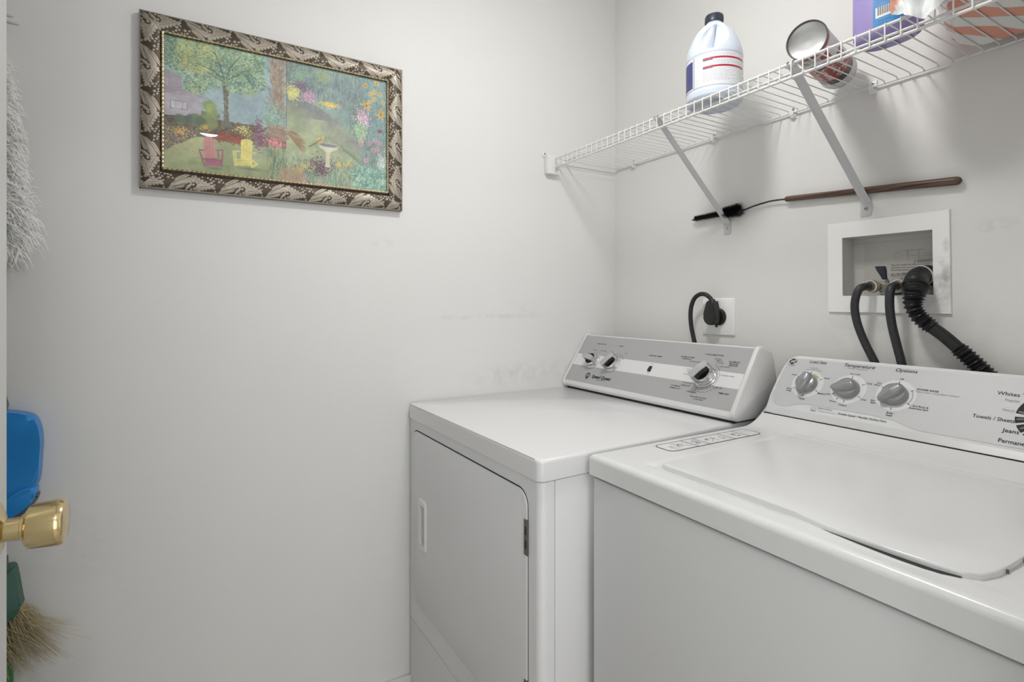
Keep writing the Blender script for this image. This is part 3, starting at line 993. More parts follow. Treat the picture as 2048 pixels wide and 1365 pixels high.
def washer_knob(c, ang, r=0.0238):
    """grey teardrop dial: domed body carrying a high rounded fin that runs out to a point"""
    Mk = WM @ Matrix.Translation((c[0], c[1], 0.0015)) @ Matrix.Rotation(R(ang), 4, 'Z')
    k = obj('dial_knob', lathe_vf([(r * 1.02, 0.0), (r * 1.04, 0.003), (r, 0.006), (r * 0.985, 0.010), (r * 0.93, 0.0135), (r * 0.80, 0.0155), (0.001, 0.017)], 40), M['knob_grey'], wcon, M4=Mk)
    # fin as a swept dome grid
    nu, nv = 25, 13
    V, F = [], []
    for i in range(nu):
        u = i / (nu - 1)
        x = -r * 1.0 + u * (r * 2.32)
        wid = 0.0155 * math.sqrt(max(0.0, 1 - ((u - 0.38) / 0.62) ** 2)) if u > 0.38 else 0.0155 * math.sqrt(max(0.0, 1 - ((0.38 - u) / 0.40) ** 2))
        wid = max(wid, 0.0012)
        hh = 0.0275 * (1 - 0.30 * max(0, u - 0.45) / 0.55) * (1 if u > 0.12 else 0.6 + 0.4 * math.sqrt(u / 0.12))
        for j in range(nv):
            a = PI * j / (nv - 1)
            yy = wid * math.copysign(abs(math.cos(a)) ** 0.75, math.cos(a))
            zz = 0.006 + (hh - 0.006) * math.sin(a) ** 0.7
            V.append((x, yy, zz))
    for i in range(nu - 1):
        for j in range(nv - 1):
            F.append((i * nv + j, (i + 1) * nv + j, (i + 1) * nv + j + 1, i * nv + j + 1))
    F.append(tuple(range(nv)))
    F.append(tuple(reversed([(nu - 1) * nv + j for j in range(nv)])))
    obj('pointer_grip', (V, F), M['knob_grey'], k, 60)
    return k


washer_knob(KW[0], 257)
washer_knob(KW[1], 196)
washer_knob(KW[2], 223)
# cycle dial at the edge of the frame: dark printed segments round a large knob
dc = (0.5245, 0.0880)
vf = []
for a0, a1 in ((90, 112), (115, 145), (148, 176), (184, 199), (204, 222), (226, 250), (254, 290), (294, 330), (334, 400), (404, 446)):
    vf.append(flat_arc(dc[0], dc[1], 0.036, 0.0510, a0, a1, 0, 10))
obj('cycle_segments', join(*vf), mat('cycle_grey_print', (0.035, 0.036, 0.04), 0.6, spec=0.2), wcon, M4=on_face(None, WM, 0.0009))
vf = []
for a in (122, 136, 171, 190, 213, 238):
    n_ = rrect(0.038, 0.048, -0.0012, 0.0012, 0.001, 2)
    n2_ = rrect(0.0384, 0.0476, -0.0008, 0.0008, 0.0006, 2)
    ca, sa = math.cos(R(a)), math.sin(R(a))
    Vv = [(dc[0] + x * ca - y * sa, dc[1] + x * sa + y * ca, 0) for x, y in n_ + n2_]
    m_ = len(n_)
    vf.append((Vv, [(i, (i + 1) % m_, m_ + (i + 1) % m_, m_ + i) for i in range(m_)]))
obj('cycle_marks', join(*vf), M['ring_white'], wcon, M4=on_face(None, WM, 0.0010))
k = obj('cycle_knob', lathe_vf([(0.034, 0), (0.0345, 0.004), (0.031, 0.020), (0.028, 0.024), (0.001, 0.025)], 48), M['knob_grey'], wcon, M4=WM @ Matrix.Translation((dc[0], dc[1], 0.0015)))

# ================================================================== WIRE SHELF
SZ = 1.7400
FY = -0.292
shelf = thing('wire_shelf', 'long white wire shelf on the wall above the washer and dryer', 'shelf', (0, 0, SZ))
X0, X1 = 0.014, 1.452


def rail(y, z, r, name='rail'):
    obj(name, tube_vf([(X0, y, z), (X1, y, z)], r, 10), M['wire_white'], shelf)


rail(FY, -0.0035, 0.0031, 'front_rail')
rail(FY, -0.0335, 0.0031, 'front_rail')
rail(-0.247, -0.0045, 0.0028, 'support_rail')
rail(-0.0085, -0.0045, 0.0028, 'back_rail')
wv = tube_vf([(0, FY - 0.0042, -0.0345), (0, FY - 0.0045, -0.0050), (0, FY - 0.0030, -0.0010), (0, FY + 0.0008, 0.0004), (0, -0.016, 0.0000), (0, -0.0125, -0.0008), (0, -0.0117, -0.009)], 0.00135, 7)
wire0 = obj('deck_wire', wv, M['wire_white'], shelf)
wire0.location.x = 0.0372
for k in range(1, 55):
    c = wire0.copy()
    c.location.x = 0.0372 + 0.0258 * k
    c.parent = shelf
    COL.objects.link(c)
obj('end_wire', tube_vf([(X0 + .006, FY, -0.0335), (X0 + .006, FY, -0.0035), (X0 + .006, -0.0085, -0.0035)], 0.0022, 7), M['wire_white'], shelf)


def wall_clip():
    bm = bmesh.new()
    bx(bm, -0.0085, 0.0085, -0.004, 0.0, -0.020, 0.012, 0.0015, 2)
    bx(bm, -0.006, 0.006, -0.0135, -0.003, -0.0145, -0.0085, 0.002, 2)
    bx(bm, -0.006, 0.006, -0.0150, -0.0122, -0.0120, -0.0015, 0.001, 2)
    bmesh.ops.create_uvsphere(bm, u_segments=12, v_segments=8, radius=0.0075, matrix=Matrix.Translation((0, -0.006, -0.013)))
    return bm


cl0 = obj('wall_clip', wall_clip(), M['plastic_white'], shelf)
sc = obj('screw', lathe_vf([(0.0035, 0), (0.0035, -0.0015), (0.0012, -0.0020), (0.001, -0.0012)], 12, 'y', (0, -0.004, 0.006)), M['screw'], cl0)
cl0.location.x = 0.105
for x in (0.460, 0.716, 0.912, 1.28):
    c = cl0.copy()
    c.parent = shelf
    c.location.x = x
    COL.objects.link(c)
    s2 = sc.copy()
    s2.parent = c
    COL.objects.link(s2)
# end bracket on the left wall
bm = bmesh.new()
bx(bm, 0.0, 0.004, -0.343, -0.318, 0.000, 0.020, 0.002, 2)
bx(bm, 0.0, 0.003, -0.330, -0.283, -0.058, 0.012, 0.001, 1)
bx(bm, 0.003, 0.022, -0.3330, -0.3290, -0.060, 0.006, 0.001, 1)
bx(bm, 0.003, 0.022, -0.2860, -0.2825, -0.060, -0.030, 0.001, 1)
bx(bm, 0.003, 0.022, -0.3310, -0.2840, -0.0610, -0.0575, 0.001, 1)
bx(bm, 0.003, 0.010, -0.3310, -0.3000, -0.058, 0.006, 0.001, 1)
eb = obj('end_bracket', bm, M['plastic_white'], shelf)
obj('screw', lathe_vf([(0.0035, 0), (0.0035, 0.0015), (0.0012, 0.0020), (0.001, 0.0012)], 12, 'x', (0.004, -0.333, 0.011)), M['screw'], eb)


def brace(xt, xb, label):
    t = thing('shelf_brace', label, 'brace', (xb, 0, 1.45), 0, 'diagonal shelf braces')
    top = Vector((xt - xb, FY + 0.001, 0.283))
    bot = Vector((0, -0.0035, 0.013))
    dz = (bot - top).normalized()
    n = Vector((1, 0, 0))
    up_ = dz.cross(n).normalized()
    V = []
    for p, wd in ((top, 0.0105), (top + (bot - top) * 0.05, 0.0105), (top + (bot - top) * 0.94, 0.0105), (bot, 0.0115)):
        for sx, sy in ((-1, -0.4), (0, 0.35), (1, -0.4), (1, -0.52), (0, 0.2), (-1, -0.52)):
            V.append(p + n * (sx * wd) + up_ * (sy * 0.006))
    F = []
    for i in range(3):
        for k in range(6):
            k2 = (k + 1) % 6
            F.append((i * 6 + k, i * 6 + k2, (i + 1) * 6 + k2, (i + 1) * 6 + k))
    F += [tuple(range(6)), tuple(reversed(range(18, 24)))]
    obj('arm', (V, F), M['brace_white'], t, 20)
    P = [(-0.0125, 0.022), (0.0125, 0.022), (0.0128, -0.004), (0.0118, -0.016), (0.0095, -0.020), (-0.0115, -0.020), (-0.0125, -0.012)]
    bm = prism(P, 0, 0.0022, 0.0006, 2)
    for v in bm.verts:
        x, y, z = v.co
        v.co = Vector((x, -z, y + max(0, y - 0.006) * 0.0))
    f_ = obj('foot_plate', bm, M['brace_white'], t)
    obj('screw', lathe_vf([(0.0042, -0.0022), (0.0042, -0.0036), (0.0030, -0.0046), (0.0014, -0.0046), (0.0011, -0.0032)], 14, 'y', (0.001, 0, -0.0015)), M['screw'], f_)
    # hook over the top rail
    q = top
    pts = [q + Vector((0, 0.004, -0.004)), q + Vector((0, 0.0065, 0.003)), q + Vector((0, 0.003, 0.0078)), q + Vector((0, -0.003, 0.0082)), q + Vector((0, -0.0065, 0.004))]
    obj('hook', join(tube_vf([p + Vector((-.006, 0, 0)) for p in pts], 0.0016, 6), tube_vf([p + Vector((.006, 0, 0)) for p in pts], 0.0016, 6)), M['screw'], t)
    return t


brace(0.498, 0.506, 'left diagonal shelf brace, ending by the black bristle brush')
brace(0.886, 0.896, 'right diagonal shelf brace, ending just above the washer outlet box')

# ================================================================== PICTURE
def fbm(shape, scale, octv=4, seed=0):
    r = np.random.RandomState(seed)
    out = np.zeros(shape)
    amp = 1.0
    tot = 0
    ny, nx = shape
    for o in range(octv):
        gy, gx = int(scale * 2 ** o) + 2, int(scale * 2 ** o * nx / ny) + 2
        g = r.rand(gy, gx)
        yy = np.linspace(0, gy - 1.001, ny)
        xx = np.linspace(0, gx - 1.001, nx)
        y0, x0 = yy.astype(int), xx.astype(int)
        fy = (yy - y0)[:, None]
        fx = (xx - x0)[None, :]
        fy = fy * fy * (3 - 2 * fy)
        fx = fx * fx * (3 - 2 * fx)
        a = g[y0][:, x0]
        b_ = g[y0][:, x0 + 1]
        c_ = g[y0 + 1][:, x0]
        d_ = g[y0 + 1][:, x0 + 1]
        out += amp * ((a * (1 - fx) + b_ * fx) * (1 - fy) + (c_ * (1 - fx) + d_ * fx) * fy)
        tot += amp
        amp *= 0.6
    return out / tot


class Paint:
    """small raster painter; u runs left-right 0..1, v bottom-top 0..1, colours in sRGB 0..255"""

    def __init__(s, nx, ny, asp, base):
        s.nx, s.ny, s.asp = nx, ny, asp
        s.U, s.V = np.meshgrid(np.linspace(0, 1, nx), np.linspace(0, 1, ny))
        s.C = np.ones((ny, nx, 3)) * np.array(base, float)

    def put(s, m, col, a=1.0):
        m = np.clip(m, 0, 1)[..., None] * a
        s.C = s.C * (1 - m) + np.array(col, float) * m

    def win(s, u, v, ru, rv):
        x0 = max(0, int((u - ru) * (s.nx - 1)) - 1)
        x1 = min(s.nx, int((u + ru) * (s.nx - 1)) + 3)
        y0 = max(0, int((v - rv) * (s.ny - 1)) - 1)
        y1 = min(s.ny, int((v + rv) * (s.ny - 1)) + 3)
        return slice(y0, y1), slice(x0, x1)

    def blob(s, u, v, ru, rv, col, a=1.0, soft=0.3, rough=None):
        sl = s.win(u, v, ru * 1.3, rv * 1.3)
        U, V = s.U[sl], s.V[sl]
        if U.size == 0:
            return
        d = np.sqrt(((U - u) / ru) ** 2 + ((V - v) / rv) ** 2)
        if rough is not None:
            d = d + (rough[sl] - 0.5) * 1.1
        m = np.clip((1 - d) / soft, 0, 1)[..., None] * a
        s.C[sl] = s.C[sl] * (1 - m) + np.array(col, float) * m

    def stroke(s, u0, v0, u1, v1, w_, col, a=1.0, taper=False):
        cu, cv = (u0 + u1) / 2, (v0 + v1) / 2
        sl = s.win(cu, cv, abs(u1 - u0) / 2 + w_ * 2, abs(v1 - v0) / 2 + w_ * 2 * s.asp)
        U, V = s.U[sl], s.V[sl]
        if U.size == 0:
            return
        px, py = (U - u0) * s.asp, V - v0
        dx, dy = (u1 - u0) * s.asp, v1 - v0
        L2 = dx * dx + dy * dy + 1e-12
        t = np.clip((px * dx + py * dy) / L2, 0, 1)
        d = np.sqrt((px - t * dx) ** 2 + (py - t * dy) ** 2)
        ww = w_ * s.asp * ((1 - 0.8 * t) if taper else 1)
        m = np.clip((ww - d) / (0.6 * w_ * s.asp) + 0.5, 0, 1)[..., None] * a
        s.C[sl] = s.C[sl] * (1 - m) + np.array(col, float) * m

    def poly(s, pts, col, a=1.0, soft=0.004):
        inside = np.zeros(s.U.shape, bool)
        n = len(pts)
        for i in range(n):
            (x0, y0), (x1, y1) = pts[i], pts[(i + 1) % n]
            if y0 == y1:
                continue
            c = ((s.V > y0) != (s.V > y1)) & (s.U < (x1 - x0) * (s.V - y0) / (y1 - y0) + x0)
            inside ^= c
        m = inside.astype(float)
        s.put(m, col, a)
        return inside


def paint_garden():
    NX, NY = 520, 312
    P = Paint(NX, NY, 0.559 / 0.330, (150, 172, 176))
    U, V = P.U, P.V
    r = np.random.RandomState(5)
    n1 = fbm((NY, NX), 5, 5, 1)
    n2 = fbm((NY, NX), 14, 4, 2)
    n3 = fbm((NY, NX), 40, 3, 3)
    # hazy sky-blue woods behind
    P.put(sst(V, 0.35, 0.9), (150, 185, 190), .8)
    P.put(sst(U, 0.2, 0.36) * sst(V, 0.35, 0.5) * (1 - sst(V, 0.5, 0.8)) * sst(n1, .3, .6), (124, 142, 158), .75)
    P.put(sst(V, 0.75, 1.0) * (1 - sst(U, 0.0, 0.2)), (146, 196, 214), .7)
    P.put((n1 - 0.5) * 3, (175, 195, 196), .5)
    P.put((0.48 - n1) * 4 * (V > 0.4), (110, 135, 140), .5)
    # left lawn and beds
    P.put((V < 0.42) * (U < 0.5), (96, 88, 78), 1)
    P.put((V < 0.47) * (V > 0.30) * (U < 0.22) * (n2 > 0.40), (104, 124, 84), .9)
    lawnL = (V < 0.10 + 0.17 * np.clip(U / 0.13, 0, 1) ** 0.6 + 0.03 * (n2 - .5)) & (U < 0.5)
    P.put(lawnL.astype(float), (146, 158, 112), 1)
    P.put(lawnL * (n1 - 0.45) * 4, (178, 186, 130), .7)
    P.put(lawnL * (U > 0.2) * sst(n1, .4, .6), (140, 148, 122), .5)
    P.put(lawnL * (V < 0.09) * sst(U, 0.05, .2), (120, 134, 92), .5)
    # flower bed speckle
    for k in range(2600):
        u, v = r.uniform(0, 0.40), r.uniform(0.14, 0.42)
        if v < 0.14 + 0.14 * min(1, u / 0.13):
            continue
        if u > 0.31 and v < 0.27:
            continue
        col = [(92, 72, 74), (116, 86, 88), (132, 120, 80), (84, 88, 66), (122, 100, 70), (70, 66, 66), (98, 108, 78)][r.randint(7)]
        P.blob(u, v, r.uniform(.004, .009), r.uniform(.006, .014), col, .7, .5)
    for k in range(260):
        P.blob(r.uniform(0.0, 0.13), r.uniform(0.13, 0.32), .003, .005, [(196, 168, 96), (170, 120, 110), (196, 150, 140), (180, 160, 90)][r.randint(4)], .8, .5)
    for cu, cv, nn, cols in ((.063, .30, 40, ((214, 160, 60), (222, 178, 80))), (.157, .355, 90, ((206, 176, 92), (190, 160, 80))), (.309, .375, 90, ((216, 208, 120), (226, 214, 140), (120, 116, 70))), (.335, .35, 30, ((200, 170, 90),))):
        for k in range(nn):
            P.blob(cu + r.normal(0, .015), cv + r.normal(0, .016), .004, .006, cols[r.randint(len(cols))], .9, .5)
    for k in range(700):
        P.blob(0.258 + r.uniform(-.05, .05), 0.295 + r.normal(0, .016), .004, .007, [(140, 62, 40), (158, 80, 54), (120, 50, 36)][r.randint(3)], .8, .5)
    for k in range(350):
        P.blob(0.385 + r.normal(0, .014), 0.36 + r.normal(0, .05), .005, .008, [(122, 84, 108), (104, 66, 84), (150, 110, 130)][r.randint(3)], .7, .5)
    # houses
    P.poly([(0, 0.72), (0.01, 0.74), (0.07, 0.70), (0.075, 0.62), (0.075, 0.45), (0, 0.45)], (156, 148, 160))
    P.poly([(0, 0.42), (0, 0.60), (0.03, 0.58), (0.03, 0.42)], (160, 152, 164))
    P.poly([(0.0, 0.575), (0.084, 0.61), (0.176, 0.565), (0.148, 0.56), (0.0, 0.54)], (168, 158, 166))
    P.poly([(0.0, 0.56), (0.148, 0.565), (0.148, 0.425), (0.0, 0.40)], (176, 170, 180))
    P.poly([(0.030, 0.515), (0.093, 0.512), (0.093, 0.463), (0.032, 0.458)], (190, 188, 194))
    for a_, b_, c_, d_ in ((0.03, .517, .093, .514), (.03, .458, .093, .462), (.03, .517, .03, .458), (.093, .514, .093, .462), (.05, .515, .05, .46), (.075, .515, .075, .46)):
        P.stroke(a_, b_, c_, d_, .0012, (110, 104, 118), .8)
    for k in range(3):
        P.stroke(.004 + .008 * k, .67, .004 + .008 * k, .62, .001, (205, 205, 210), .8)
    P.stroke(0, 0.565, .084, .607, .0015, (130, 118, 132), .8)
    P.stroke(.084, .607, .176, .563, .0015, (130, 118, 132), .8)
    # clipped bush, hedge
    P.blob(.182, .49, .030, .085, (138, 156, 92), .95, .35, n2)
    P.blob(.178, .50, .016, .06, (168, 182, 106), .7, .6)
    for k in range(14):
        P.blob(r.uniform(0, .2), .40 + r.uniform(-.02, .02), .022, .04, [(104, 128, 92), (84, 104, 92), (132, 146, 92)][r.randint(3)], .8, .5, n2)
    # trunk and limbs
    P.poly([(.226, .74), (.263, .75), (.254, .60), (.252, .50), (.258, .43), (.272, .38), (.222, .375), (.236, .43), (.236, .55), (.232, .66)], (112, 112, 96))
    for k in range(160):
        u = r.uniform(.233, .255)
        v = r.uniform(.39, .73)
        P.stroke(u, v, u + r.uniform(-.006, .006), v + r.uniform(-.012, .012), .0014, [(78, 78, 70), (150, 148, 124), (96, 90, 90)][r.randint(3)], .7)
    # tree crown in many dabs
    cen = [(.04, .86, .05, .10), (.10, .93, .08, .10), (.16, .85, .09, .12), (.09, .77, .06, .08), (.13, .66, .05, .07), (.24, .92, .10, .10), (.30, .83, .09, .12), (.36, .86, .06, .12), (.20, .76, .07, .09), (.30, .72, .06, .07), (.36, .75, .05, .08), (.05, .98, .06, .06), (.35, .95, .05, .06), (.17, .98, .09, .05)]
    gl = [(122, 152, 116), (152, 180, 132), (100, 136, 116), (176, 198, 150), (140, 172, 128), (84, 118, 106), (196, 210, 168)]
    yl = [(176, 176, 98), (206, 196, 116), (150, 156, 88)]
    for cu, cv, ru, rv in cen:
        P.blob(cu, cv, ru, rv, (134, 164, 130), .75, .6, n2)
    for k in range(90):
        cu, cv, ru, rv = cen[r.randint(len(cen))]
        P.blob(cu + ru * r.uniform(-.8, .8), cv + rv * r.uniform(-.8, .8), r.uniform(.014, .034), r.uniform(.02, .05), [(178, 200, 146), (98, 134, 116), (170, 190, 120), (120, 150, 120), (160, 196, 196)][r.randint(5)], .55, .8, n2)
    for k in range(4200):
        cu, cv, ru, rv = cen[r.randint(len(cen))]
        a_, q_ = r.uniform(0, 2 * PI), math.sqrt(r.uniform(0, 1)) * 1.05
        u, v = cu + ru * q_ * math.cos(a_), cv + rv * q_ * math.sin(a_)
        col = gl[r.randint(7)]
        if math.hypot((u - .13) / .09, (v - .87) / .13) < 1 and r.rand() < .7:
            col = yl[r.randint(3)]
        if n1[min(NY - 1, max(0, int(v * NY))), min(NX - 1, max(0, int(u * NX)))] < .44 and r.rand() < .6:
            col = (86, 120, 112)
        P.blob(u, v, r.uniform(.0025, .006), r.uniform(.004, .009), col, .75, .5)
    for pts in (((.245, .74), (.262, .84), (.30, .93)), ((.25, .74), (.285, .78), (.30, .80)), ((.24, .74), (.19, .79), (.13, .82)), ((.237, .75), (.215, .86), (.20, .93)), ((.238, .72), (.20, .74), (.17, .77))):
        for a_, b_ in zip(pts[:-1], pts[1:]):
            P.stroke(*a_, *b_, .0022, (74, 92, 84), .75)
    # chairs: back, seat, arms, legs
    P.poly([(.153, .255), (.163, .285), (.186, .288), (.199, .262), (.204, .128), (.160, .122)], (196, 128, 124))
    for u in (.166, .178, .190):
        P.stroke(u, .28, u + .002, .13, .0008, (160, 96, 104), .6)
    P.poly([(.160, .122), (.206, .128), (.229, .110), (.228, .072), (.163, .060)], (158, 92, 112))
    for s_ in (((.139, .175), (.160, .060)), ((.139, .175), (.156, .178)), ((.206, .190), (.232, .197)), ((.231, .197), (.228, .072)), ((.212, .19), (.214, .13)), ((.150, .11), (.228, .118))):
        P.stroke(*s_[0], *s_[1], .0032, (150, 84, 102), .95)
    P.poly([(.306, .292), (.320, .305), (.345, .308), (.355, .290), (.351, .150), (.304, .147)], (222, 210, 112))
    for u in (.318, .330, .342):
        P.stroke(u, .295, u, .16, .0008, (190, 176, 84), .6)
    P.poly([(.290, .128), (.352, .148), (.352, .100), (.285, .092)], (206, 196, 104))
    for s_ in (((.274, .199), (.300, .205)), ((.274, .199), (.283, .090)), ((.283, .195), (.290, .10)), ((.351, .206), (.365, .205)), ((.345, .20), (.352, .092)), ((.352, .15), (.373, .118)), ((.373, .118), (.350, .092)), ((.278, .135), (.34, .150))):
        P.stroke(*s_[0], *s_[1], .0032, (214, 204, 112), .95)
    P.blob(.20, .05, .05, .014, (96, 104, 78), .6, .7)
    P.blob(.34, .075, .06, .014, (96, 104, 78), .6, .7)
    # right panel ground
    Rm = (U > 0.5).astype(float)
    P.put(Rm, (118, 142, 140), 1)
    P.put(Rm * (n1 - 0.45) * 5, (140, 164, 150), .7)
    P.put(Rm * (0.5 - n1) * 5 * (V > .6), (98, 116, 128), .8)
    hill = Rm * (V < 0.68 - 1.15 * np.clip(U - .60, 0, 1) ** 1.45 * 1.75 - .03 * np.clip(.6 - U, 0, 1)) * (U < 0.86)
    P.put(hill, (150, 164, 126), 1)
    P.put(hill * sst(V + 0.9 * (U - .5), .50, .74), (120, 124, 122), .9)
    P.put(hill * (n1 - 0.4) * 3 * (V < .55), (176, 188, 142), .7)
    for k in range(1500):
        u, v = r.uniform(.50, .90), r.uniform(.66, .98)
        if v < 0.68 - 1.0 * max(0, u - .60):
            continue
        L_ = r.uniform(.02, .06)
        P.stroke(u, v - L_ / 2, u + r.uniform(-.008, .008), v + L_ / 2, .0011, [(96, 120, 128), (130, 156, 140), (110, 136, 120), (88, 100, 118), (146, 166, 150), (104, 108, 128)][r.randint(6)], .7)
    for cu, cv, ru, rv, cc in ((.559, .88, .03, .08, (134, 172, 140)), (.67, .92, .035, .06, (140, 166, 124))):
        for k in range(260):
            P.blob(cu + r.normal(0, ru * .5), cv + r.normal(0, rv * .5), .004, .008, (cc[0] + r.randint(-16, 16), cc[1] + r.randint(-16, 16), cc[2] + r.randint(-16, 16)), .7, .5)
    for k in range(240):
        P.blob(.569 + r.normal(0, .018), .80 + r.normal(0, .02), .004, .008, (112, 90, 112), .6, .5)
    for k in range(420):
        P.blob(.530 + r.normal(0, .014), .735 + r.normal(0, .026), .004, .006, [(206, 204, 116), (188, 188, 96), (222, 218, 142)][r.randint(3)], .9, .5)
    for k in range(260):
        P.blob(.60 + r.normal(0, .02), .725 + r.normal(0, .025), .0035, .006, [(206, 146, 172), (222, 176, 192), (150, 120, 150)][r.randint(3)], .8, .5)
    for k in range(240):
        P.blob(.705 + r.normal(0, .02), .695 + r.normal(0, .010), .004, .006, [(212, 190, 104), (196, 176, 84)][r.randint(2)], .9, .5)
    # right-hand border, leaves, stems and flowers
    for k in range(3600):
        u = r.uniform(.52, 1.0)
        v = r.uniform(0, .78)
        edge = 0.60 - 1.15 * max(0, u - .62) ** 1.2
        if u < .87 and v > .20 and not (u > .80 and v > edge):
            continue
        L_ = r.uniform(.02, .07)
        a_ = r.uniform(-.6, .6)
        col = [(96, 130, 118), (120, 152, 130), (74, 104, 98), (140, 168, 148), (104, 110, 112), (88, 116, 84), (120, 104, 116)][r.randint(7)]
        P.stroke(u, v, u + L_ * math.sin(a_) * .5, v + L_, r.uniform(.001, .0022), col, .8, True)
    for k in range(1300):
        u, v = r.uniform(.86, 1.0), r.uniform(.42, 1.0)
        P.stroke(u, v, u + r.uniform(-.01, .01), v + .04, .0014, [(104, 146, 156), (86, 120, 112), (120, 160, 170)][r.randint(3)], .7, True)

    def flower(u, v, rr, col, cen_col, n=9):
        for q in range(n):
            a_ = 2 * PI * q / n + r.uniform(-.2, .2)
            P.stroke(u, v, u + rr * math.cos(a_), v + rr * math.sin(a_) * P.asp, .0030 * rr / .02, col, .95, True)
        P.blob(u, v, rr * .26, rr * .26 * P.asp, cen_col, 1, .5)
    for u, v, rr in ((.882, .916, .020), (.941, .956, .020), (.93, .876, .018), (.958, .866, .018), (.91, .85, .017), (.93, .809, .018), (.976, .795, .016), (.965, .73, .014), (.905, .78, .015)):
        flower(u, v, rr, (206, 172, 92), (116, 92, 52), 12)
    flower(.888, .745, .034, (228, 170, 48), (150, 90, 30), 6)
    flower(.964, .686, .034, (228, 170, 48), (150, 90, 30), 6)
    for k in range(420):
        P.blob(.868 + r.normal(0, .02), .63 + r.normal(0, .04), .0028, .0045, [(226, 186, 206), (206, 116, 150), (236, 220, 226), (180, 130, 160)][r.randint(4)], .9, .5)
    for k in range(420):
        P.blob(.857 + r.normal(0, .013), .50 + r.normal(0, .035), .004, .007, [(150, 190, 140), (122, 166, 122), (170, 200, 150)][r.randint(3)], .8, .5)
    for u, v in ((.86, .404), (.935, .457), (.947, .383), (.888, .269), (.905, .42), (.925, .36), (.87, .45), (.955, .43)):
        flower(u, v, .017, (206, 144, 168), (160, 60, 70), 9)
    flower(.958, .54, .022, (118, 60, 66), (90, 40, 40), 8)
    for k in range(320):
        P.blob(.97 + r.normal(0, .015), .26 + r.normal(0, .035), .0028, .0045, (206, 216, 212), .85, .5)
    for k in range(700):
        u, v = r.uniform(.82, 1.0), r.uniform(0, .20)
        a_ = r.uniform(0, PI)
        P.stroke(u, v, u + .016 * math.cos(a_), v + .03 * math.sin(a_), .0042, [(130, 174, 150), (100, 148, 130), (160, 196, 176), (86, 128, 118)][r.randint(4)], .8, True)
    for cu, cv, s_ in ((.535, .137, 6), (.585, .16, 10), (.56, .10, 8), (.54, .06, 8), (.749, .213, 5), (.75, .175, 4), (.792, .2, 6), (.62, .14, 3)):
        for k in range(s_):
            flower(cu + r.normal(0, .012), cv + r.normal(0, .016), .009, (222, 184, 76), (160, 110, 50), 7)
    for k in range(220):
        P.blob(.66 + r.normal(0, .028), .16 + r.normal(0, .04), .0045, .007, [(96, 56, 72), (124, 80, 98), (70, 44, 60)][r.randint(3)], .85, .5)
    for k in range(170):
        P.blob(.589 + r.normal(0, .03), .03 + r.normal(0, .02), .004, .006, (206, 140, 150), .8, .5)
    # bird bath and finch
    P.poly([(.684, .30), (.705, .30), (.702, .24), (.707, .165), (.680, .165), (.686, .24)], (196, 190, 162))
    P.poly([(.645, .352), (.655, .325), (.684, .295), (.706, .295), (.735, .318), (.749, .347)], (204, 198, 172))
    P.blob(.697, .350, .052, .018, (120, 128, 130), 1, .3)
    P.blob(.697, .352, .056, .021, (188, 184, 160), .5, .15)
    P.blob(.697, .350, .048, .014, (112, 122, 126), 1, .3)
    P.stroke(.607, .318, .650, .372, .0042, (120, 112, 88), .95)
    P.blob(.656, .384, .017, .026, (206, 176, 96), 1, .3)
    P.stroke(.635, .355, .662, .39, .005, (150, 130, 84), .95)
    P.blob(.672, .410, .010, .015, (196, 172, 100), 1, .3)
    P.stroke(.680, .411, .686, .408, .0016, (90, 80, 60), 1)
    # plume grasses in the middle, leaves, pink flowers, spikes
    for k in range(760):
        t_ = r.rand()
        u = .425 + .075 * t_ + r.normal(0, .010)
        v = .50 + .48 * r.rand()
        cu = .462 + (.03 * (v - .5)) * (1 if k % 2 else -1)
        u = cu + r.normal(0, .012)
        P.stroke(u, v, u + (u - cu) * .9 + .003, v + .035, .0017, [(150, 126, 104), (176, 150, 126), (120, 98, 82), (164, 140, 120)][r.randint(4)], .85, True)
    for k in range(520):
        a_ = r.uniform(-.6, 1.2)
        L_ = r.uniform(.02, .09)
        P.stroke(.505, .40, .505 + L_ * math.cos(a_), .40 + L_ * 1.3 * math.sin(a_) - .10 * (L_ / .09) ** 2, .0010, [(150, 120, 90), (176, 146, 112), (120, 96, 70)][r.randint(3)], .45)
    for k in range(520):
        P.blob(.440 + r.normal(0, .022), .50 + r.normal(0, .06), .006, .010, [(134, 164, 148), (108, 140, 128), (152, 180, 164)][r.randint(3)], .75, .5)
    for k in range(460):
        u, v = .455 + r.normal(0, .022), .385 + r.normal(0, .03)
        P.stroke(u, v, u + .018, v - .01 + r.normal(0, .01), .0022, [(158, 118, 98), (136, 100, 84), (104, 124, 108), (180, 140, 116)][r.randint(4)], .8, True)
    for k in range(260):
        P.blob(.455 + r.normal(0, .02), .30 + r.normal(0, .018), .004, .006, [(206, 110, 122), (226, 150, 150), (180, 84, 96)][r.randint(3)], .9, .5)
    for k in range(520):
        u, v = r.uniform(.42, .50), r.uniform(-.02, .20)
        P.stroke(u, v, u + r.normal(0, .012), v + r.uniform(.04, .12), .0021, [(92, 128, 104), (120, 150, 112), (70, 104, 90), (146, 168, 120), (170, 140, 100)][r.randint(5)], .85, True)
    for k in range(160):
        u = r.uniform(.46, .56)
        P.stroke(u, -.02, u + .02 + r.normal(0, .01), r.uniform(.05, .16), .0022, [(176, 150, 124), (150, 122, 98)][r.randint(2)], .7, True)
    for u in (.60, .61, .625, .70, .71, .725, .74, .60):
        for q in range(3):
            P.stroke(u + r.normal(0, .008), 0, u + .012 + r.normal(0, .012), .16 + r.normal(0, .02), .0028, [(96, 132, 112), (134, 166, 130)][q % 2], .8, True)
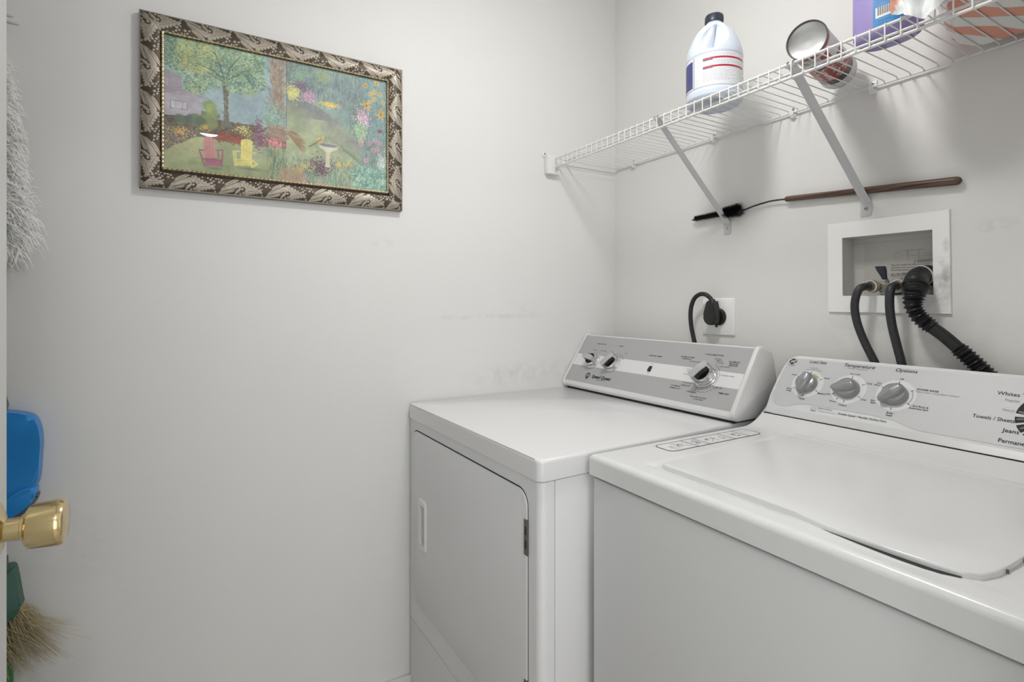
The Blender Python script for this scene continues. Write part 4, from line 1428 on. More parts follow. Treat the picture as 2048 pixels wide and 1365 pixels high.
    for a_, b_ in (((.760, .37), (.772, .33)), ((.772, .33), (.80, .31)), ((.80, .31), (.86, .22))):
        P.stroke(*a_, *b_, .0022, (84, 116, 92), .8)
    for k in range(30):
        u = .77 + .09 * k / 30
        P.stroke(u, .32 - .09 * k / 30, u + .008, .345 - .09 * k / 30, .0013, (96, 128, 100), .8)
    P.stroke(.5015, 0.45, .5015, 1, .0012, (70, 90, 96), .8)
    # paper grain
    P.C *= (0.93 + 0.14 * n3)[..., None]
    P.C = 255 * np.clip(P.C / 255, 0, 1) ** 0.86
    gy_ = P.C.mean(-1, keepdims=True)
    P.C = gy_ + (P.C - gy_) * 0.90
    mu = P.C.mean()
    P.C = mu + (P.C - mu) * 1.10 + 6
    P.C = np.clip(P.C * (0.90 + 0.20 * n2)[..., None] + 4, 0, 248)
    return P


def sst(x, a, b):
    t = np.clip((x - a) / (b - a), 0, 1)
    return t * t * (3 - 2 * t)


PO = (-1.5130, -0.8616, 1.4985, 1.9245)   # outer frame y0,y1,z0,z1
PI_ = (-1.4634, -0.9087, 1.5520, 1.8810)  # sight size
pic = thing('framed_picture', 'framed garden watercolour in a carved silver-bronze leaf frame on the left wall', 'picture', (0, (PO[0] + PO[1]) / 2, PO[2]))
PY, PZ = (PO[0] + PO[1]) / 2, PO[2]
Pn = paint_garden()
Yg = PI_[0] - 0.004 + Pn.U * (PI_[1] - PI_[0] + 0.008) - PY
Zg = PI_[2] - 0.004 + Pn.V * (PI_[3] - PI_[2] + 0.008) - PZ
XYZ = np.stack([np.full_like(Yg, 0.0105), Yg, Zg], -1)
art = obj('artwork', grid_mesh('artwork', XYZ, lin(np.clip(Pn.C, 0, 255))), M['vcol_paint'], pic)
obj('backing', box(0.002, 0.010, PO[0] - PY + .004, PO[1] - PY - .004, 0.004, PO[3] - PZ - .004), M['dark_wood'], pic)
obj('glass', box(0.0125, 0.0145, PI_[0] - PY - 0.003, PI_[1] - PY + 0.003, PI_[2] - PZ - 0.003, PI_[3] - PZ + 0.003), M['picture_glass'], pic)

# carved moulding: relief computed along each rail, mitred at the corners
RW = 0.0445


def relief(s, w):
    """s along the rail (m), w across from the outer edge (m) -> raised mask, tone"""
    Lp = 0.1090
    s = np.mod(s, Lp) * 1000
    w = w * 1000
    out = np.zeros_like(s)
    line = np.zeros_like(s)

    def ell(cx, cy, a, b, ang, k=1.0):
        nonlocal out
        c, sn = math.cos(R(ang)), math.sin(R(ang))
        for off in (-109, 0, 109):
            dx, dy = s - cx - off, w - cy
            x, y = dx * c + dy * sn, -dx * sn + dy * c
            d = np.sqrt((x / a) ** 2 + (y / b) ** 2)
            out = np.maximum(out, np.clip((1.02 - d) * min(a, b) / 0.8 + .2, 0, 1) * k)

    def ln(cx, cy, a, ang, wd=0.55):
        nonlocal line
        c, sn = math.cos(R(ang)), math.sin(R(ang))
        for off in (-109, 0, 109):
            dx, dy = s - cx - off, w - cy
            x, y = dx * c + dy * sn, -dx * sn + dy * c + 0.012 * x_(dx) if False else -dx * sn + dy * c
            line = np.maximum(line, (np.abs(x) < a) * np.clip(1.5 - np.abs(y) / wd, 0, 1))
    # tulip leaf: broad blade and two curled sides
    ell(31, 20.5, 27, 9.0, 29)
    ell(34, 35, 21, 4.2, 30)
    ell(21, 8.0, 19, 4.2, 12)
    ell(47, 12, 10, 3.8, 48)
    # lobed oak leaves
    for (sx, sy, ang, nl, ln_) in ((57, 31, -20, 5, 33), (67, 11.5, 8, 5, 30)):
        c, sn = math.cos(R(ang)), math.sin(R(ang))
        for q in range(nl):
            t_ = q / (nl - 1)
            px, py = sx + ln_ * t_ * c, sy + ln_ * t_ * sn
            rr = 5.4 - 1.9 * t_
            ell(px, py, 6.2, 4.4, ang)
            ell(px - sn * rr * 1.05 + 1.5, py + c * rr * 1.05, rr * .80, rr * .74, 0)
            ell(px + sn * rr * 1.05 + 1.5, py - c * rr * 1.05, rr * .80, rr * .74, 0)
    for bx_, by_, br in ((4, 30, 3), (9, 36, 2.6), (3, 38, 2.2), (13, 29, 2.4), (51, 22, 2.6), (55, 38, 2.6), (61, 40, 2.2), (57, 17, 2.8), (52, 5, 2.4), (59, 7, 3), (64, 5, 2), (96, 26, 3), (101, 31, 2.4), (94, 34, 2.6), (103, 21, 2.2), (102, 12, 2.6), (104, 5, 2.2), (88, 38, 2.2), (76, 39, 2.0), (106, 38, 2.4), (98, 40, 1.9), (48, 33, 2.2), (7, 4, 2.4), (41, 3.5, 2)):
        ell(bx_, by_, br * 1.18, br * 1.12, 0)
    ln(30, 26.0, 19, 31)
    ln(28, 13.5, 16, 22)
    ln(33, 34, 13, 36, .35)
    ln(22, 9.5, 12, 14, .35)
    ln(71, 25, 14, -22, .35)
    ln(82, 14.5, 12, 12, .35)
    return out, line


Wd, Hd = PO[1] - PO[0], PO[3] - PO[2]
st = 0.00095
gy = np.arange(0, Wd + st, st) * (Wd / (np.arange(0, Wd + st, st)[-1]))
gz = np.arange(0, Hd + st, st) * (Hd / (np.arange(0, Hd + st, st)[-1]))
GY, GZ = np.meshgrid(gy, gz)
dl, dr, db_, dt_ = GY, Wd - GY, GZ, Hd - GZ
for nm, dd, alongv in (('top', dt_, GY), ('bottom', db_, GY), ('left', dl, Hd - GZ), ('right', dr, GZ)):
    others = [x for x in (dl, dr, db_, dt_) if x is not dd]
    mn = np.minimum(np.minimum(others[0], others[1]), others[2])
    msk = (dd <= mn + st * 1.01) & (dd < RW + st)
    rl, lnn = relief(alongv + {'top': 0.02, 'bottom': 0.055, 'left': 0.03, 'right': 0.08}[nm], dd)
    prof = 0.0165 + 0.006 * np.sin(np.clip(dd / RW, 0, 1) * PI) ** 0.8
    edge_in = sst(dd, RW - 0.003, RW)
    edge_out = 1 - sst(dd, 0.0012, 0.0032)
    rl2 = np.clip(rl * (1 - edge_in) + 0, 0, 1)
    hgt = prof + 0.0009 * rl2 - 0.0008 * lnn * rl2 + 0.0015 * edge_out - 0.004 * edge_in
    tone = np.clip(rl2 * (1 - 0.85 * lnn) + edge_out * .8, 0, 1)[..., None]
    grain = 0.88 + 0.24 * fbm(GY.shape, 60, 2, 9)[..., None]
    colr = np.array((0.075, 0.058, 0.042)) * (1 - tone) + np.array((0.37, 0.33, 0.275)) * tone * grain
    XYZ = np.stack([hgt, GY + PO[0] - PY, GZ], -1)
    obj('moulding', grid_mesh('moulding', XYZ, colr, msk), M['vcol_frame'], pic)
# outer sides of the frame
bm = bmesh.new()
for a in ((PO[0] - PY, PO[0] - PY + .003, 0, Hd), (PO[1] - PY - .003, PO[1] - PY, 0, Hd), (PO[0] - PY, PO[1] - PY, 0, .003), (PO[0] - PY, PO[1] - PY, Hd - .003, Hd)):
    bx(bm, 0.001, 0.0168, a[0], a[1], a[2], a[3])
obj('frame_side', bm, mat('frame_side_bronze', (0.22, 0.19, 0.16), 0.4, 0.6), pic)
# gilt rope bead round the opening
bead = []
iy0, iy1, iz0, iz1 = PI_[0] - PY - .0028, PI_[1] - PY + .0028, PI_[2] - PZ - .0028, PI_[3] - PZ + .0028
for p, q in (((iy0, iz0), (iy1, iz0)), ((iy1, iz0), (iy1, iz1)), ((iy1, iz1), (iy0, iz1)), ((iy0, iz1), (iy0, iz0))):
    L_ = math.hypot(q[0] - p[0], q[1] - p[1])
    n_ = int(L_ / 0.0022)
    pts = [(0.0165, p[0] + (q[0] - p[0]) * i / n_, p[1] + (q[1] - p[1]) * i / n_) for i in range(n_ + 1)]
    rad = [0.0030 + 0.00065 * math.sin(i * 1.35) + 0.0003 * math.sin(i * .37) for i in range(n_ + 1)]
    obj('bead', tube_vf(pts, rad, 8), M['gold'], pic)

# ================================================================== BRUSH
br = thing('wire_brush', 'long black twisted-wire brush with dark wooden handle tucked behind the shelf braces', 'brush', (0.70, -0.0125, 1.500))
hp = [(0.0, 0.0, 0.0), (0.375, -0.004, -0.0215)]
hd = obj('handle', tube_vf([(0, 0, 0.004), (0.003, 0, 0.004), (0.18, 0.001, -0.0075), (0.374, 0.002, -0.0205), (0.380, 0.002, -0.021), (0.3835, 0.002, -0.0213), (0.386, 0.002, -0.0215)],
                           [0.0066, 0.0074, 0.0082, 0.0092, 0.0086, 0.0064, 0.002], 16), M['dark_wood'], br)
path = smooth_path([(0.005, 0, 0.004), (-0.045, 0.001, 0.0065), (-0.095, 0.0, 0.001), (-0.135, -0.002, -0.0065), (-0.205, -0.002, -0.0085), (-0.32, 0.002, -0.0100)], 16)


def twist(path, r, off, ph):
    pts, fr = frames(path)
    L_ = 0
    out = []
    for i, p in enumerate(pts):
        if i:
            L_ += (p - pts[i - 1]).length
        a = L_ / 0.0115 * 2 * PI + ph
        out.append(p + (fr[i][1] * math.cos(a) + fr[i][2] * math.sin(a)) * off)
    return out


dense = smooth_path(path, 6)
obj('twisted_wire', join(tube_vf(twist(dense, .0012, .0013, 0), .0013, 6), tube_vf(twist(dense, .0012, .0013, PI), .0013, 6)), M['bristle'], br)


def bristle_vf(c, d, L0, r0, r1, n, jit, seed, turns):
    rr = random.Random(seed)
    d = Vector(d).normalized()
    u = d.cross(Vector((0, 0, 1))).normalized()
    v = d.cross(u)
    V, F = [], []
    for i in range(n):
        t = i / n
        a = turns * 2 * PI * t + rr.uniform(-.35, .35) + (PI if i % 2 else 0)
        r = r0 + (r1 - r0) * t
        p = Vector(c) + d * (L0 * t)
        e = p + (u * math.cos(a) + v * math.sin(a)) * r * rr.uniform(.86, 1.08) + d * rr.uniform(-jit, jit)
        w_ = d * 0.0008
        s_ = d.cross(e - p).normalized() * 0.0008
        o = len(V)
        V += [p + w_, p - w_, p + s_, e]
        F += [(o, o + 1, o + 3), (o + 1, o + 2, o + 3), (o + 2, o, o + 3)]
    return V, F


dd_ = (-1, 0.02, -0.015)
b1 = obj('round_bristles', join(bristle_vf((-0.138, -0.0075, -0.0045), dd_, 0.055, 0.0225, 0.0190, 2200, 0.0015, 1, 9), bristle_vf((-0.136, -0.0075, -0.0045), dd_, 0.006, 0.026, 0.020, 160, 0.008, 4, 3)), M['bristle'], br)
b1['kind'] = 'stuff'
b2 = obj('narrow_bristles', bristle_vf((-0.197, -0.0050, -0.0055), (-1, 0.03, -0.02), 0.110, 0.0122, 0.0105, 2000, 0.001, 2, 14), M['bristle'], br)
b2['kind'] = 'stuff'

# ================================================================== WASHER OUTLET BOX
ob = thing('washer_outlet_box', 'white recessed laundry outlet box with brass taps, above the washer', 'outlet box', (0, 0, 0))
fo = [(0.808, 1.197), (1.0655, 1.196), (1.0625, 1.4225), (0.806, 1.4225)]
fi = [(0.8435, 1.2385), (1.0335, 1.2385), (1.0315, 1.3820), (0.8420, 1.3835)]
Y1, Y2 = -0.0050, 0.050


def frame_plate(fo, fi, y0, y1, yb):
    V = [(x, y0, z) for x, z in fo] + [(x + (a - x) * .03, y1, z + (b - z) * .03) for (x, z), (a, b) in zip(fo, fi)] + [(x, y1, z) for x, z in fi] + [(x, y1 + .006, z) for x, z in fi]
    F = []
    for L_ in range(3):
        for i in range(4):
            j = (i + 1) % 4
            F.append((L_ * 4 + i, L_ * 4 + j, (L_ + 1) * 4 + j, (L_ + 1) * 4 + i))
    return V, F


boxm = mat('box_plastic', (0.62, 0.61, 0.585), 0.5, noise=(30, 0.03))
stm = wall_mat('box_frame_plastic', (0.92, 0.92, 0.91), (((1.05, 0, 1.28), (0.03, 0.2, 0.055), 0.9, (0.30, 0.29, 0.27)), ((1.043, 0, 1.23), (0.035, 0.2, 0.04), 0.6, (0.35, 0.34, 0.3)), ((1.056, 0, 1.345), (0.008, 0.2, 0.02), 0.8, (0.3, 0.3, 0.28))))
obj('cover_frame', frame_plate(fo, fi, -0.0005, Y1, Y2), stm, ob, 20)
V = [(x, Y1 + .004, z) for x, z in fi] + [(x, Y2, z) for x, z in fi]
F = [(i, (i + 1) % 4, 4 + (i + 1) % 4, 4 + i) for i in range(4)] + [(4, 5, 6, 7)]
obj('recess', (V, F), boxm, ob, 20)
# paper certificate at the back with faint print and handwriting
pap = obj('certificate', flat_poly([(0.868, 1.2400), (1.0300, 1.2395), (1.0290, 1.3720), (0.868, 1.3700)]), mat('aged_paper', (0.57, 0.555, 0.52), 0.8, noise=(25, 0.05)), ob,
          M4=Matrix(((1, 0, 0, 0), (0, 0, -1, Y2 - 0.001), (0, 1, 0, 0), (0, 0, 0, 1))))
PM = Matrix.Translation((0, 0, 0.0008))
items = [("This will certify that this unit of work", 0.928, 1.3115, 0.0052, 'L', 0.05), ("has been inspected and accepted by the", 0.928, 1.3055, 0.0052, 'L', 0.05), ("Plumbing Inspector", 0.928, 1.2995, 0.0052, 'L', 0.05),
         ("4-14-99", 0.926, 1.2890, 0.0100, 'L', 0.5), ("Date", 0.948, 1.2800, 0.0044, 'L'), ("2 KEENEY", 0.974, 1.3180, 0.0085, 'L', 0.5), ("RH", 0.974, 1.2900, 0.014, 'L', 0.6)]
vf = [text_mesh(items), flat_rect(0.975, 1.2765, 0.09, 0.0005), flat_rect(0.95, 1.2845, 0.04, 0.0005), flat_rect(0.868, 1.36, 0.006, .0006)]
obj('certificate_writing', join(*vf), mat('faded_ink', (0.16, 0.15, 0.15), 0.7), pap, M4=PM)
vf = [flat_arc(0.942, 1.3330, 0.0075, 0.0082, 0, 360), flat_rect(0.975, 1.345, 0.044, 0.0012), flat_rect(0.962, 1.335, 0.0015, 0.018), flat_rect(0.985, 1.333, 0.0015, 0.022), flat_rect(0.972, 1.332, 0.018, 0.0012), flat_rect(1.005, 1.336, 0.022, 0.0012), flat_rect(1.0, 1.330, 0.02, 0.001),
      flat_rect(0.8565, 1.3690, 0.022, 0.0008), flat_rect(0.8565, 1.3090, 0.022, 0.0008)]
obj('certificate_stamp', join(*vf), mat('stamp_ink', (0.42, 0.41, 0.39), 0.7), pap, M4=PM)
# tap body: one lever valve with two hose outlets
VZ = 1.2600
vb = bmesh.new()
bx(vb, 0.918, 0.960, 0.006, 0.036, 1.2465, 1.2720, 0.005, 3)
bx(vb, 0.924, 0.954, 0.004, 0.038, 1.2395, 1.2480, 0.002, 2)
valve = obj('tap_valve', vb, M['steel'], ob)
for x in (0.9105, 0.9680):
    bd = obj('hose_coupling', lathe_vf([(0.009, 0.034), (0.0105, 0.020), (0.0105, 0.004), (0.0150, 0.001), (0.0160, -0.004), (0.0160, -0.010), (0.0142, -0.0125), (0.0112, -0.0130), (0.0105, -0.0085), (0.0072, -0.0080), (0.0070, -0.0210), (0.001, -0.021)], 24, 'y', (x, 0, VZ)), M['brass_dull'], ob)
    obj('gasket_ring', lathe_vf([(0.0128, -0.0126), (0.0150, -0.0128), (0.0150, -0.0136), (0.0128, -0.0136)], 24, 'y', (x, 0, VZ), close=False), M['tie'], bd)
    obj('coupling_arm', tube_vf([(x, 0.028, VZ), (0.939, 0.028, VZ)], 0.0085, 12), M['steel'], bd)
hb = bmesh.new()
for z, hx, hy in ((0, 0.0045, 0.0045), (0.010, 0.0060, 0.0065), (0.024, 0.0110, 0.0080), (0.0275, 0.0115, 0.0080)):
    pass
LV = []
for z, hx, hy in ((0, 0.0048, 0.0045), (0.008, 0.0060, 0.0055), (0.020, 0.0092, 0.0075), (0.029, 0.0105, 0.0075), (0.031, 0.0098, 0.0065)):
    for k in range(12):
        a = 2 * PI * k / 12
        sq = 1.12
        LV.append((0.9370 - z * 0.22 + hx * math.copysign(abs(math.cos(a)) ** .6, math.cos(a)), -0.001 - z * 0.25 + hy * math.copysign(abs(math.sin(a)) ** .6, math.sin(a)), 1.2760 + z))
LF = [(i * 12 + k, i * 12 + (k + 1) % 12, (i + 1) * 12 + (k + 1) % 12, (i + 1) * 12 + k) for i in range(4) for k in range(12)] + [tuple(reversed(range(12))), tuple(48 + k for k in range(12))]
obj('tap_lever', (LV, LF), M['valve_knob'], ob)
obj('tap_stem', tube_vf([(0.9385, 0.010, 1.268), (0.938, 0.002, 1.278)], 0.0035, 10), M['steel'], ob)
obj('drain_pipe', tube_vf([(1.012, 0.030, 1.10), (1.012, 0.030, 1.250)], 0.017, 20), M['plastic_white'], ob)


def hose(name, pts, r, m, label, cat='hose', grp=None, n=10, seg=16):
    o = obj(name, tube_vf(smooth_path(pts, n), r, seg), m)
    tag(o, label, cat, grp)
    return o


hose('supply_hose', [(0.9105, -0.020, 1.2600), (0.9085, -0.034, 1.2590), (0.9030, -0.047, 1.2530), (0.8975, -0.052, 1.2330), (0.8960, -0.053, 1.205), (0.9010, -0.050, 1.170), (0.9130, -0.043, 1.128), (0.9290, -0.034, 1.085), (0.945, -0.026, 1.04), (0.96, -0.02, 0.98), (0.965, -0.02, 0.90)], 0.0090, M['hose'],
     'black rubber water hose on the left tap of the outlet box', 'hose', 'tap hoses')
hose('supply_hose', [(0.9680, -0.020, 1.2600), (0.9690, -0.034, 1.2590), (0.9690, -0.047, 1.2520), (0.9690, -0.052, 1.2320), (0.9700, -0.053, 1.205), (0.9730, -0.050, 1.170), (0.9790, -0.043, 1.128), (0.9850, -0.034, 1.085), (0.990, -0.026, 1.04), (0.995, -0.02, 0.98), (0.995, -0.02, 0.90)], 0.0090, M['hose'],
     'black rubber water hose on the middle tap beside the ribbed drain hose', 'hose', 'tap hoses')

# corrugated drain hose
dp = smooth_path([(1.0560, 0.030, 1.2600), (1.0340, 0.029, 1.2770), (1.0150, 0.017, 1.2830), (1.0080, -0.008, 1.2780), (1.0100, -0.029, 1.2640), (1.0125, -0.042, 1.2440), (1.0125, -0.048, 1.2180), (1.0190, -0.047, 1.1980), (1.0300, -0.045, 1.1830), (1.0470, -0.042, 1.1670), (1.0660, -0.036, 1.1490), (1.0860, -0.031, 1.1270), (1.1120, -0.026, 1.0980), (1.144, -0.024, 1.062), (1.20, -0.024, 1.00), (1.22, -0.024, 0.90)], 40)
# resample evenly
acc = [0.0]
for i in range(1, len(dp)):
    acc.append(acc[-1] + (dp[i] - dp[i - 1]).length)
tot = acc[-1]
stepd = 0.00125
pts, rad = [], []
j = 0
sN = int(tot / stepd)
for i in range(sN):
    s_ = i * stepd
    while acc[j + 1] < s_:
        j += 1
    t_ = (s_ - acc[j]) / (acc[j + 1] - acc[j] + 1e-9)
    p = dp[j].lerp(dp[j + 1], t_)
    pts.append(p)
    x, z = p.x, p.z
    per = 0.0082
    ph = (s_ / per) % 1.0
    tri = 1 - abs(2 * ph - 1)
    big = float(np.interp(s_, [0.105, 0.165], [1, 0]))
    if s_ < 0.108:
        rad.append(0.0222 + 0.0009 * tri)
    elif 1.046 < x < 1.086 and z > 1.10:
        rad.append(0.0128)
    else:
        rad.append(0.0130 + 0.0060 * big + (0.0048 + 0.0030 * big) * tri ** 1.3)
dh = thing('drain_hose', 'thick ribbed black drain hose running from the outlet box down behind the washer', 'drain hose', (0, 0, 0))
obj('hose', tube_vf(pts, rad, 22), M['rubber_gloss'], dh, 60)
# tie round the upper bend
ctr = Vector((1.0095, 0.0010, 1.2810))
ti = min(range(len(pts)), key=lambda i: (pts[i] - ctr).length)
t_, n_, b_ = frames(pts[ti - 2:ti + 3])[1][2]
ring = [pts[ti] + (n_ * math.cos(2 * PI * k / 28) + b_ * math.sin(2 * PI * k / 28)) * 0.0238 for k in range(29)]
V, F = [], []
for k in range(28):
    p = pts[ti]
    dirv = (ring[k] - p).normalized()
    V += [ring[k] + t_ * .002, ring[k] - t_ * .002, ring[k] - t_ * .002 - dirv * .0012, ring[k] + t_ * .002 - dirv * .0012]
for k in range(28):
    k2 = (k + 1) % 28
    for c in range(4):
        c2 = (c + 1) % 4
        F.append((k * 4 + c, k2 * 4 + c, k2 * 4 + c2, k * 4 + c2))
obj('cable_tie', (V, F), M['tie'], dh)

# ================================================================== POWER OUTLET AND DRYER CORD
out = thing('power_outlet', 'square white range outlet plate with round black socket on the wall behind the dryer', 'outlet', (0.475, 0, 1.178))
bm = prism(rrect(-0.0585, 0.0580, -0.057, 0.0570, 0.003, 3), 0, 0.006, 0.003, 3)
for v in bm.verts:
    x, y, z = v.co
    v.co = Vector((x, -z, y))
obj('plate', bm, mat('plate_white', (0.93, 0.93, 0.93), 0.35), out)
obj('socket', lathe_vf([(0.0265, -0.004), (0.0270, -0.0090), (0.0250, -0.0150), (0.0235, -0.0165), (0.001, -0.0165)], 36, 'y', (0.004, 0, 0.0)), M['black_plastic'], out)
cord = thing('dryer_power_cord', 'thick black power cord and plug looping from the square outlet', 'power cord', (0.475, 0, 1.178))
# plug: round puck with a tapered neck rising to the cable
pl_ = [(0.0, 0.024)]
bodyP = []
for k in range(0, 221, 11):
    a = R(-200 + k)
    bodyP.append((0.0245 * math.cos(R(180 + 20) + R(k)), 0.0245 * math.sin(R(180 + 20) + R(k)) - 0.002))
bodyP = [(0.0245 * math.cos(R(a)), 0.0245 * math.sin(R(a)) - 0.001) for a in range(-205, 26, 11)] + [(0.0140, 0.040), (0.0125, 0.048), (-0.0085, 0.050), (-0.0110, 0.044)]
bm = prism(bodyP, 0, 0.026, 0.005, 4)
for v in bm.verts:
    x, y, z = v.co
    v.co = Vector((x - 0.004 + 0, -0.0155 - z, y))
plug = obj('plug', bm, M['black_plastic'], cord, 50)
obj('strain_relief', tube_vf([(-0.003, -0.026, 0.044), (-0.006, -0.026, 0.053)], [0.0105, 0.0085], 14), M['rubber'], cord)
obj('cable', tube_vf(smooth_path([(-0.004, -0.027, 0.046), (-0.010, -0.029, 0.058), (-0.024, -0.033, 0.069), (-0.042, -0.037, 0.0700), (-0.060, -0.040, 0.058), (-0.071, -0.042, 0.034), (-0.074, -0.043, 0.004), (-0.072, -0.042, -0.030), (-0.066, -0.040, -0.062), (-0.060, -0.038, -0.090), (-0.052, -0.034, -0.14), (-0.05, -0.03, -0.24)], 8), 0.0068, 14), M['rubber'], cord)
obj('prong_tab', lathe_vf([(0.0032, -0.032), (0.0038, -0.026), (0.001, -0.024)], 10, 'z', (0.004, -0.018, 0)), M['black_plastic'], cord)


# ================================================================== THINGS ON THE SHELF
def label_streaks(P, u0, u1, v0, v1, rows, col, a=.55, seed=0, hgt=.006):
    r = np.random.RandomState(seed)
    for k in range(rows):
        v = v1 - (v1 - v0) * (k + .5) / rows
        u = u0
        end = u0 + (u1 - u0) * r.uniform(.45, 1.0)
        while u < end:
            L_ = r.uniform(.006, .03)
            P.blob(u + L_ / 2, v, L_ / 2 + .002, hgt, col, a, .7)
            u += L_ + .003


# --- white gallon jug
jz = SZ + 0.0020
jug = thing('bleach_jug', 'white-blue plastic gallon jug with navy cap standing on the wire shelf', 'jug', (0.628, -0.216, jz), 0)
jug.scale = (0.95, 0.95, 0.868)
vd = math.atan2(-1.39 + 0.216, 1.56 - 0.628)     # heading towards the doorway, the side the handle recess faces
RJ = 0.0755
nz, na = 110, 144
zz = np.linspace(0, 0.262, nz)


def jr(z):
    P_ = [(0, .064), (.004, .071), (.012, .0755), (.028, .0755), (.031, .0738), (.132, .0738), (.136, .0752), (.150, .0745), (.170, .0700), (.190, .0630), (.210, .0540), (.226, .0440), (.238, .0330), (.246, .0240), (.250, .0205), (.262, .0205)]
    return np.interp(z, [p[0] for p in P_], [p[1] for p in P_])


aa = np.linspace(0, 2 * PI, na + 1)
ZZ, AA = np.meshgrid(zz, aa, indexing='ij')
RR = jr(ZZ)
dA = (AA - (vd + 0.28) + PI) % (2 * PI) - PI


def dent(dA, ZZ, a0, z0, wa, wz, tilt=0.0):
    x = (dA - a0 - tilt * (ZZ - z0)) / wa
    y = (ZZ - z0) / wz
    return 1 - sstep(0.72, 1.0, np.sqrt(x * x + y * y))


taper = 0.075 / np.maximum(RR, 0.02)
d1 = dent(dA, ZZ, -0.30, 0.187, 0.62, 0.050, 5.0)
RR = RR - 0.019 * d1 * np.minimum(1, RR / .06)
ridge = np.exp(-(((dA + 0.52) - 4.0 * (ZZ - 0.185)) / 0.16) ** 2) * dent(dA, ZZ, -0.30, 0.187, 0.62, 0.050, 5.0)
RR = RR + 0.017 * ridge * np.minimum(1, RR / .06)
slot = np.exp(-(((dA + 0.24) - 3.2 * (ZZ - 0.185)) / 0.06) ** 2) * (1 - sstep(.75, 1, np.abs((ZZ - .187) / .040)))
RR = RR - 0.013 * slot
XYZ = np.stack([RR * np.cos(AA), RR * np.sin(AA), ZZ], -1)
me = grid_mesh('body', XYZ)
body = obj('body', me, M['jug'], jug)
obj('base', lathe_vf([(0.001, 0.003), (0.055, 0.003), (0.060, 0.0), (0.0645, 0.0005)], 48, close=False), M['jug'], jug)
cap = [(0.0235, 0.252), (0.0245, 0.253), (0.0240, 0.272), (0.0225, 0.2745), (0.001, 0.2750)]
obj('cap', lathe_vf(cap, 48), M['jug_cap'], jug)
vf = [tube_vf([(0.0243 * math.cos(a), 0.0243 * math.sin(a), 0.254), (0.0238 * math.cos(a), 0.0238 * math.sin(a), 0.271)], 0.0007, 4) for a in np.linspace(0, 2 * PI, 48, endpoint=False)]
obj('cap_ribs', join(*vf), M['jug_cap'], jug)
# wrap label: white panel with two red bands and fine print, navy front panel at its left
LN, LH = 360, 130
P = Paint(LN, LH, 2.4, (226, 228, 230))
# u: 0 left .. 1 right as read, covering 250 degrees
P.put((P.U < .26) * (P.U > .02) * (P.V > .05) * (P.V < .93), (66, 72, 128), 1)
P.put((P.U < .26) * (P.U > .02) * (P.V > .05) * (P.V < .20), (84, 74, 120), .8)
P.put((np.abs(P.U - .275) < .006), (150, 160, 190), .8)
for v in (.84, .58):
    P.put((P.U > .36) * (P.U < .74) * (np.abs(P.V - v) < .030), (172, 44, 62), 1)
    P.put((P.U > .36) * (P.U < .44) * (np.abs(P.V - v + .045) < .014), (70, 74, 130), .9)
    label_streaks(P, .365, .43, v - .02, v + .02, 1, (230, 190, 196), .8, 3, .01)
label_streaks(P, .36, .74, .90, .97, 2, (104, 106, 118), .6, 1, .009)
label_streaks(P, .36, .72, .62, .78, 5, (112, 112, 150), .55, 2, .009)
label_streaks(P, .36, .64, .12, .52, 11, (112, 112, 150), .5, 4, .009)
for k in range(5):
    P.put((P.U > .76) * (P.U < .80) * (P.V > .78 - .16 * k) * (P.V < .90 - .16 * k) * (fbm((LH, LN), 30, 2, 20 + k) > .48), (90, 92, 96), .8)
for k in range(34):
    P.put((np.abs(P.U - .84 - k * .003) < .0008 * (1 + (k * 7) % 3)) * (P.V > .2) * (P.V < .5), (30, 30, 34), .9)
span = R(250)
A2 = vd + 0.22 - span * 0.5 + span * P.U          # anticlockwise = left to right seen from outside
Zl = 0.036 + P.V * 0.093
XYZ = np.stack([0.0744 * np.cos(A2), 0.0744 * np.sin(A2), Zl], -1)
obj('wrap_label', grid_mesh('wrap_label', XYZ, lin(P.C)), M['vcol_label'], jug)

# --- tin lying on its side
can_a = Vector((0.907, -0.269, 1.7836))
can_b = Vector((0.858, -0.056, 1.7836))
ax = (can_b - can_a)
CL = ax.length
axn = ax.normalized()
side = axn.cross(Vector((0, 0, 1))).normalized()
CM = Matrix((( *[axn.cross(side).x, side.x, axn.x], can_a.x), (*[axn.cross(side).y, side.y, axn.y], can_a.y), (*[axn.cross(side).z, side.z, axn.z], can_a.z), (0, 0, 0, 1)))
can = thing('tin_can', 'red, white and black tin can lying on its side, bare metal base showing', 'tin can', (0, 0, 0))
can.matrix_world = CM
CR = 0.0405
NA, NL = 260, 220
P = Paint(NL, NA, 1.0, (222, 220, 216))     # U along the can, V around
nn = fbm((NA, NL), 24, 3, 33)
P.put(P.U < .035, (150, 52, 40), 1)
P.put((P.U > .035) * (P.U < .055), (200, 150, 120), .7)
P.put((P.U > .86) * (P.U < 1.0), (206, 206, 208), 1)
P.put((P.U > .74) * (P.U < .86), (36, 34, 36), 1)
P.put((P.U > .855) * (P.U < .868), (214, 214, 214), 1)


def wrapv(v0, hw):
    return np.abs((P.V - v0 + .5) % 1 - .5) < hw


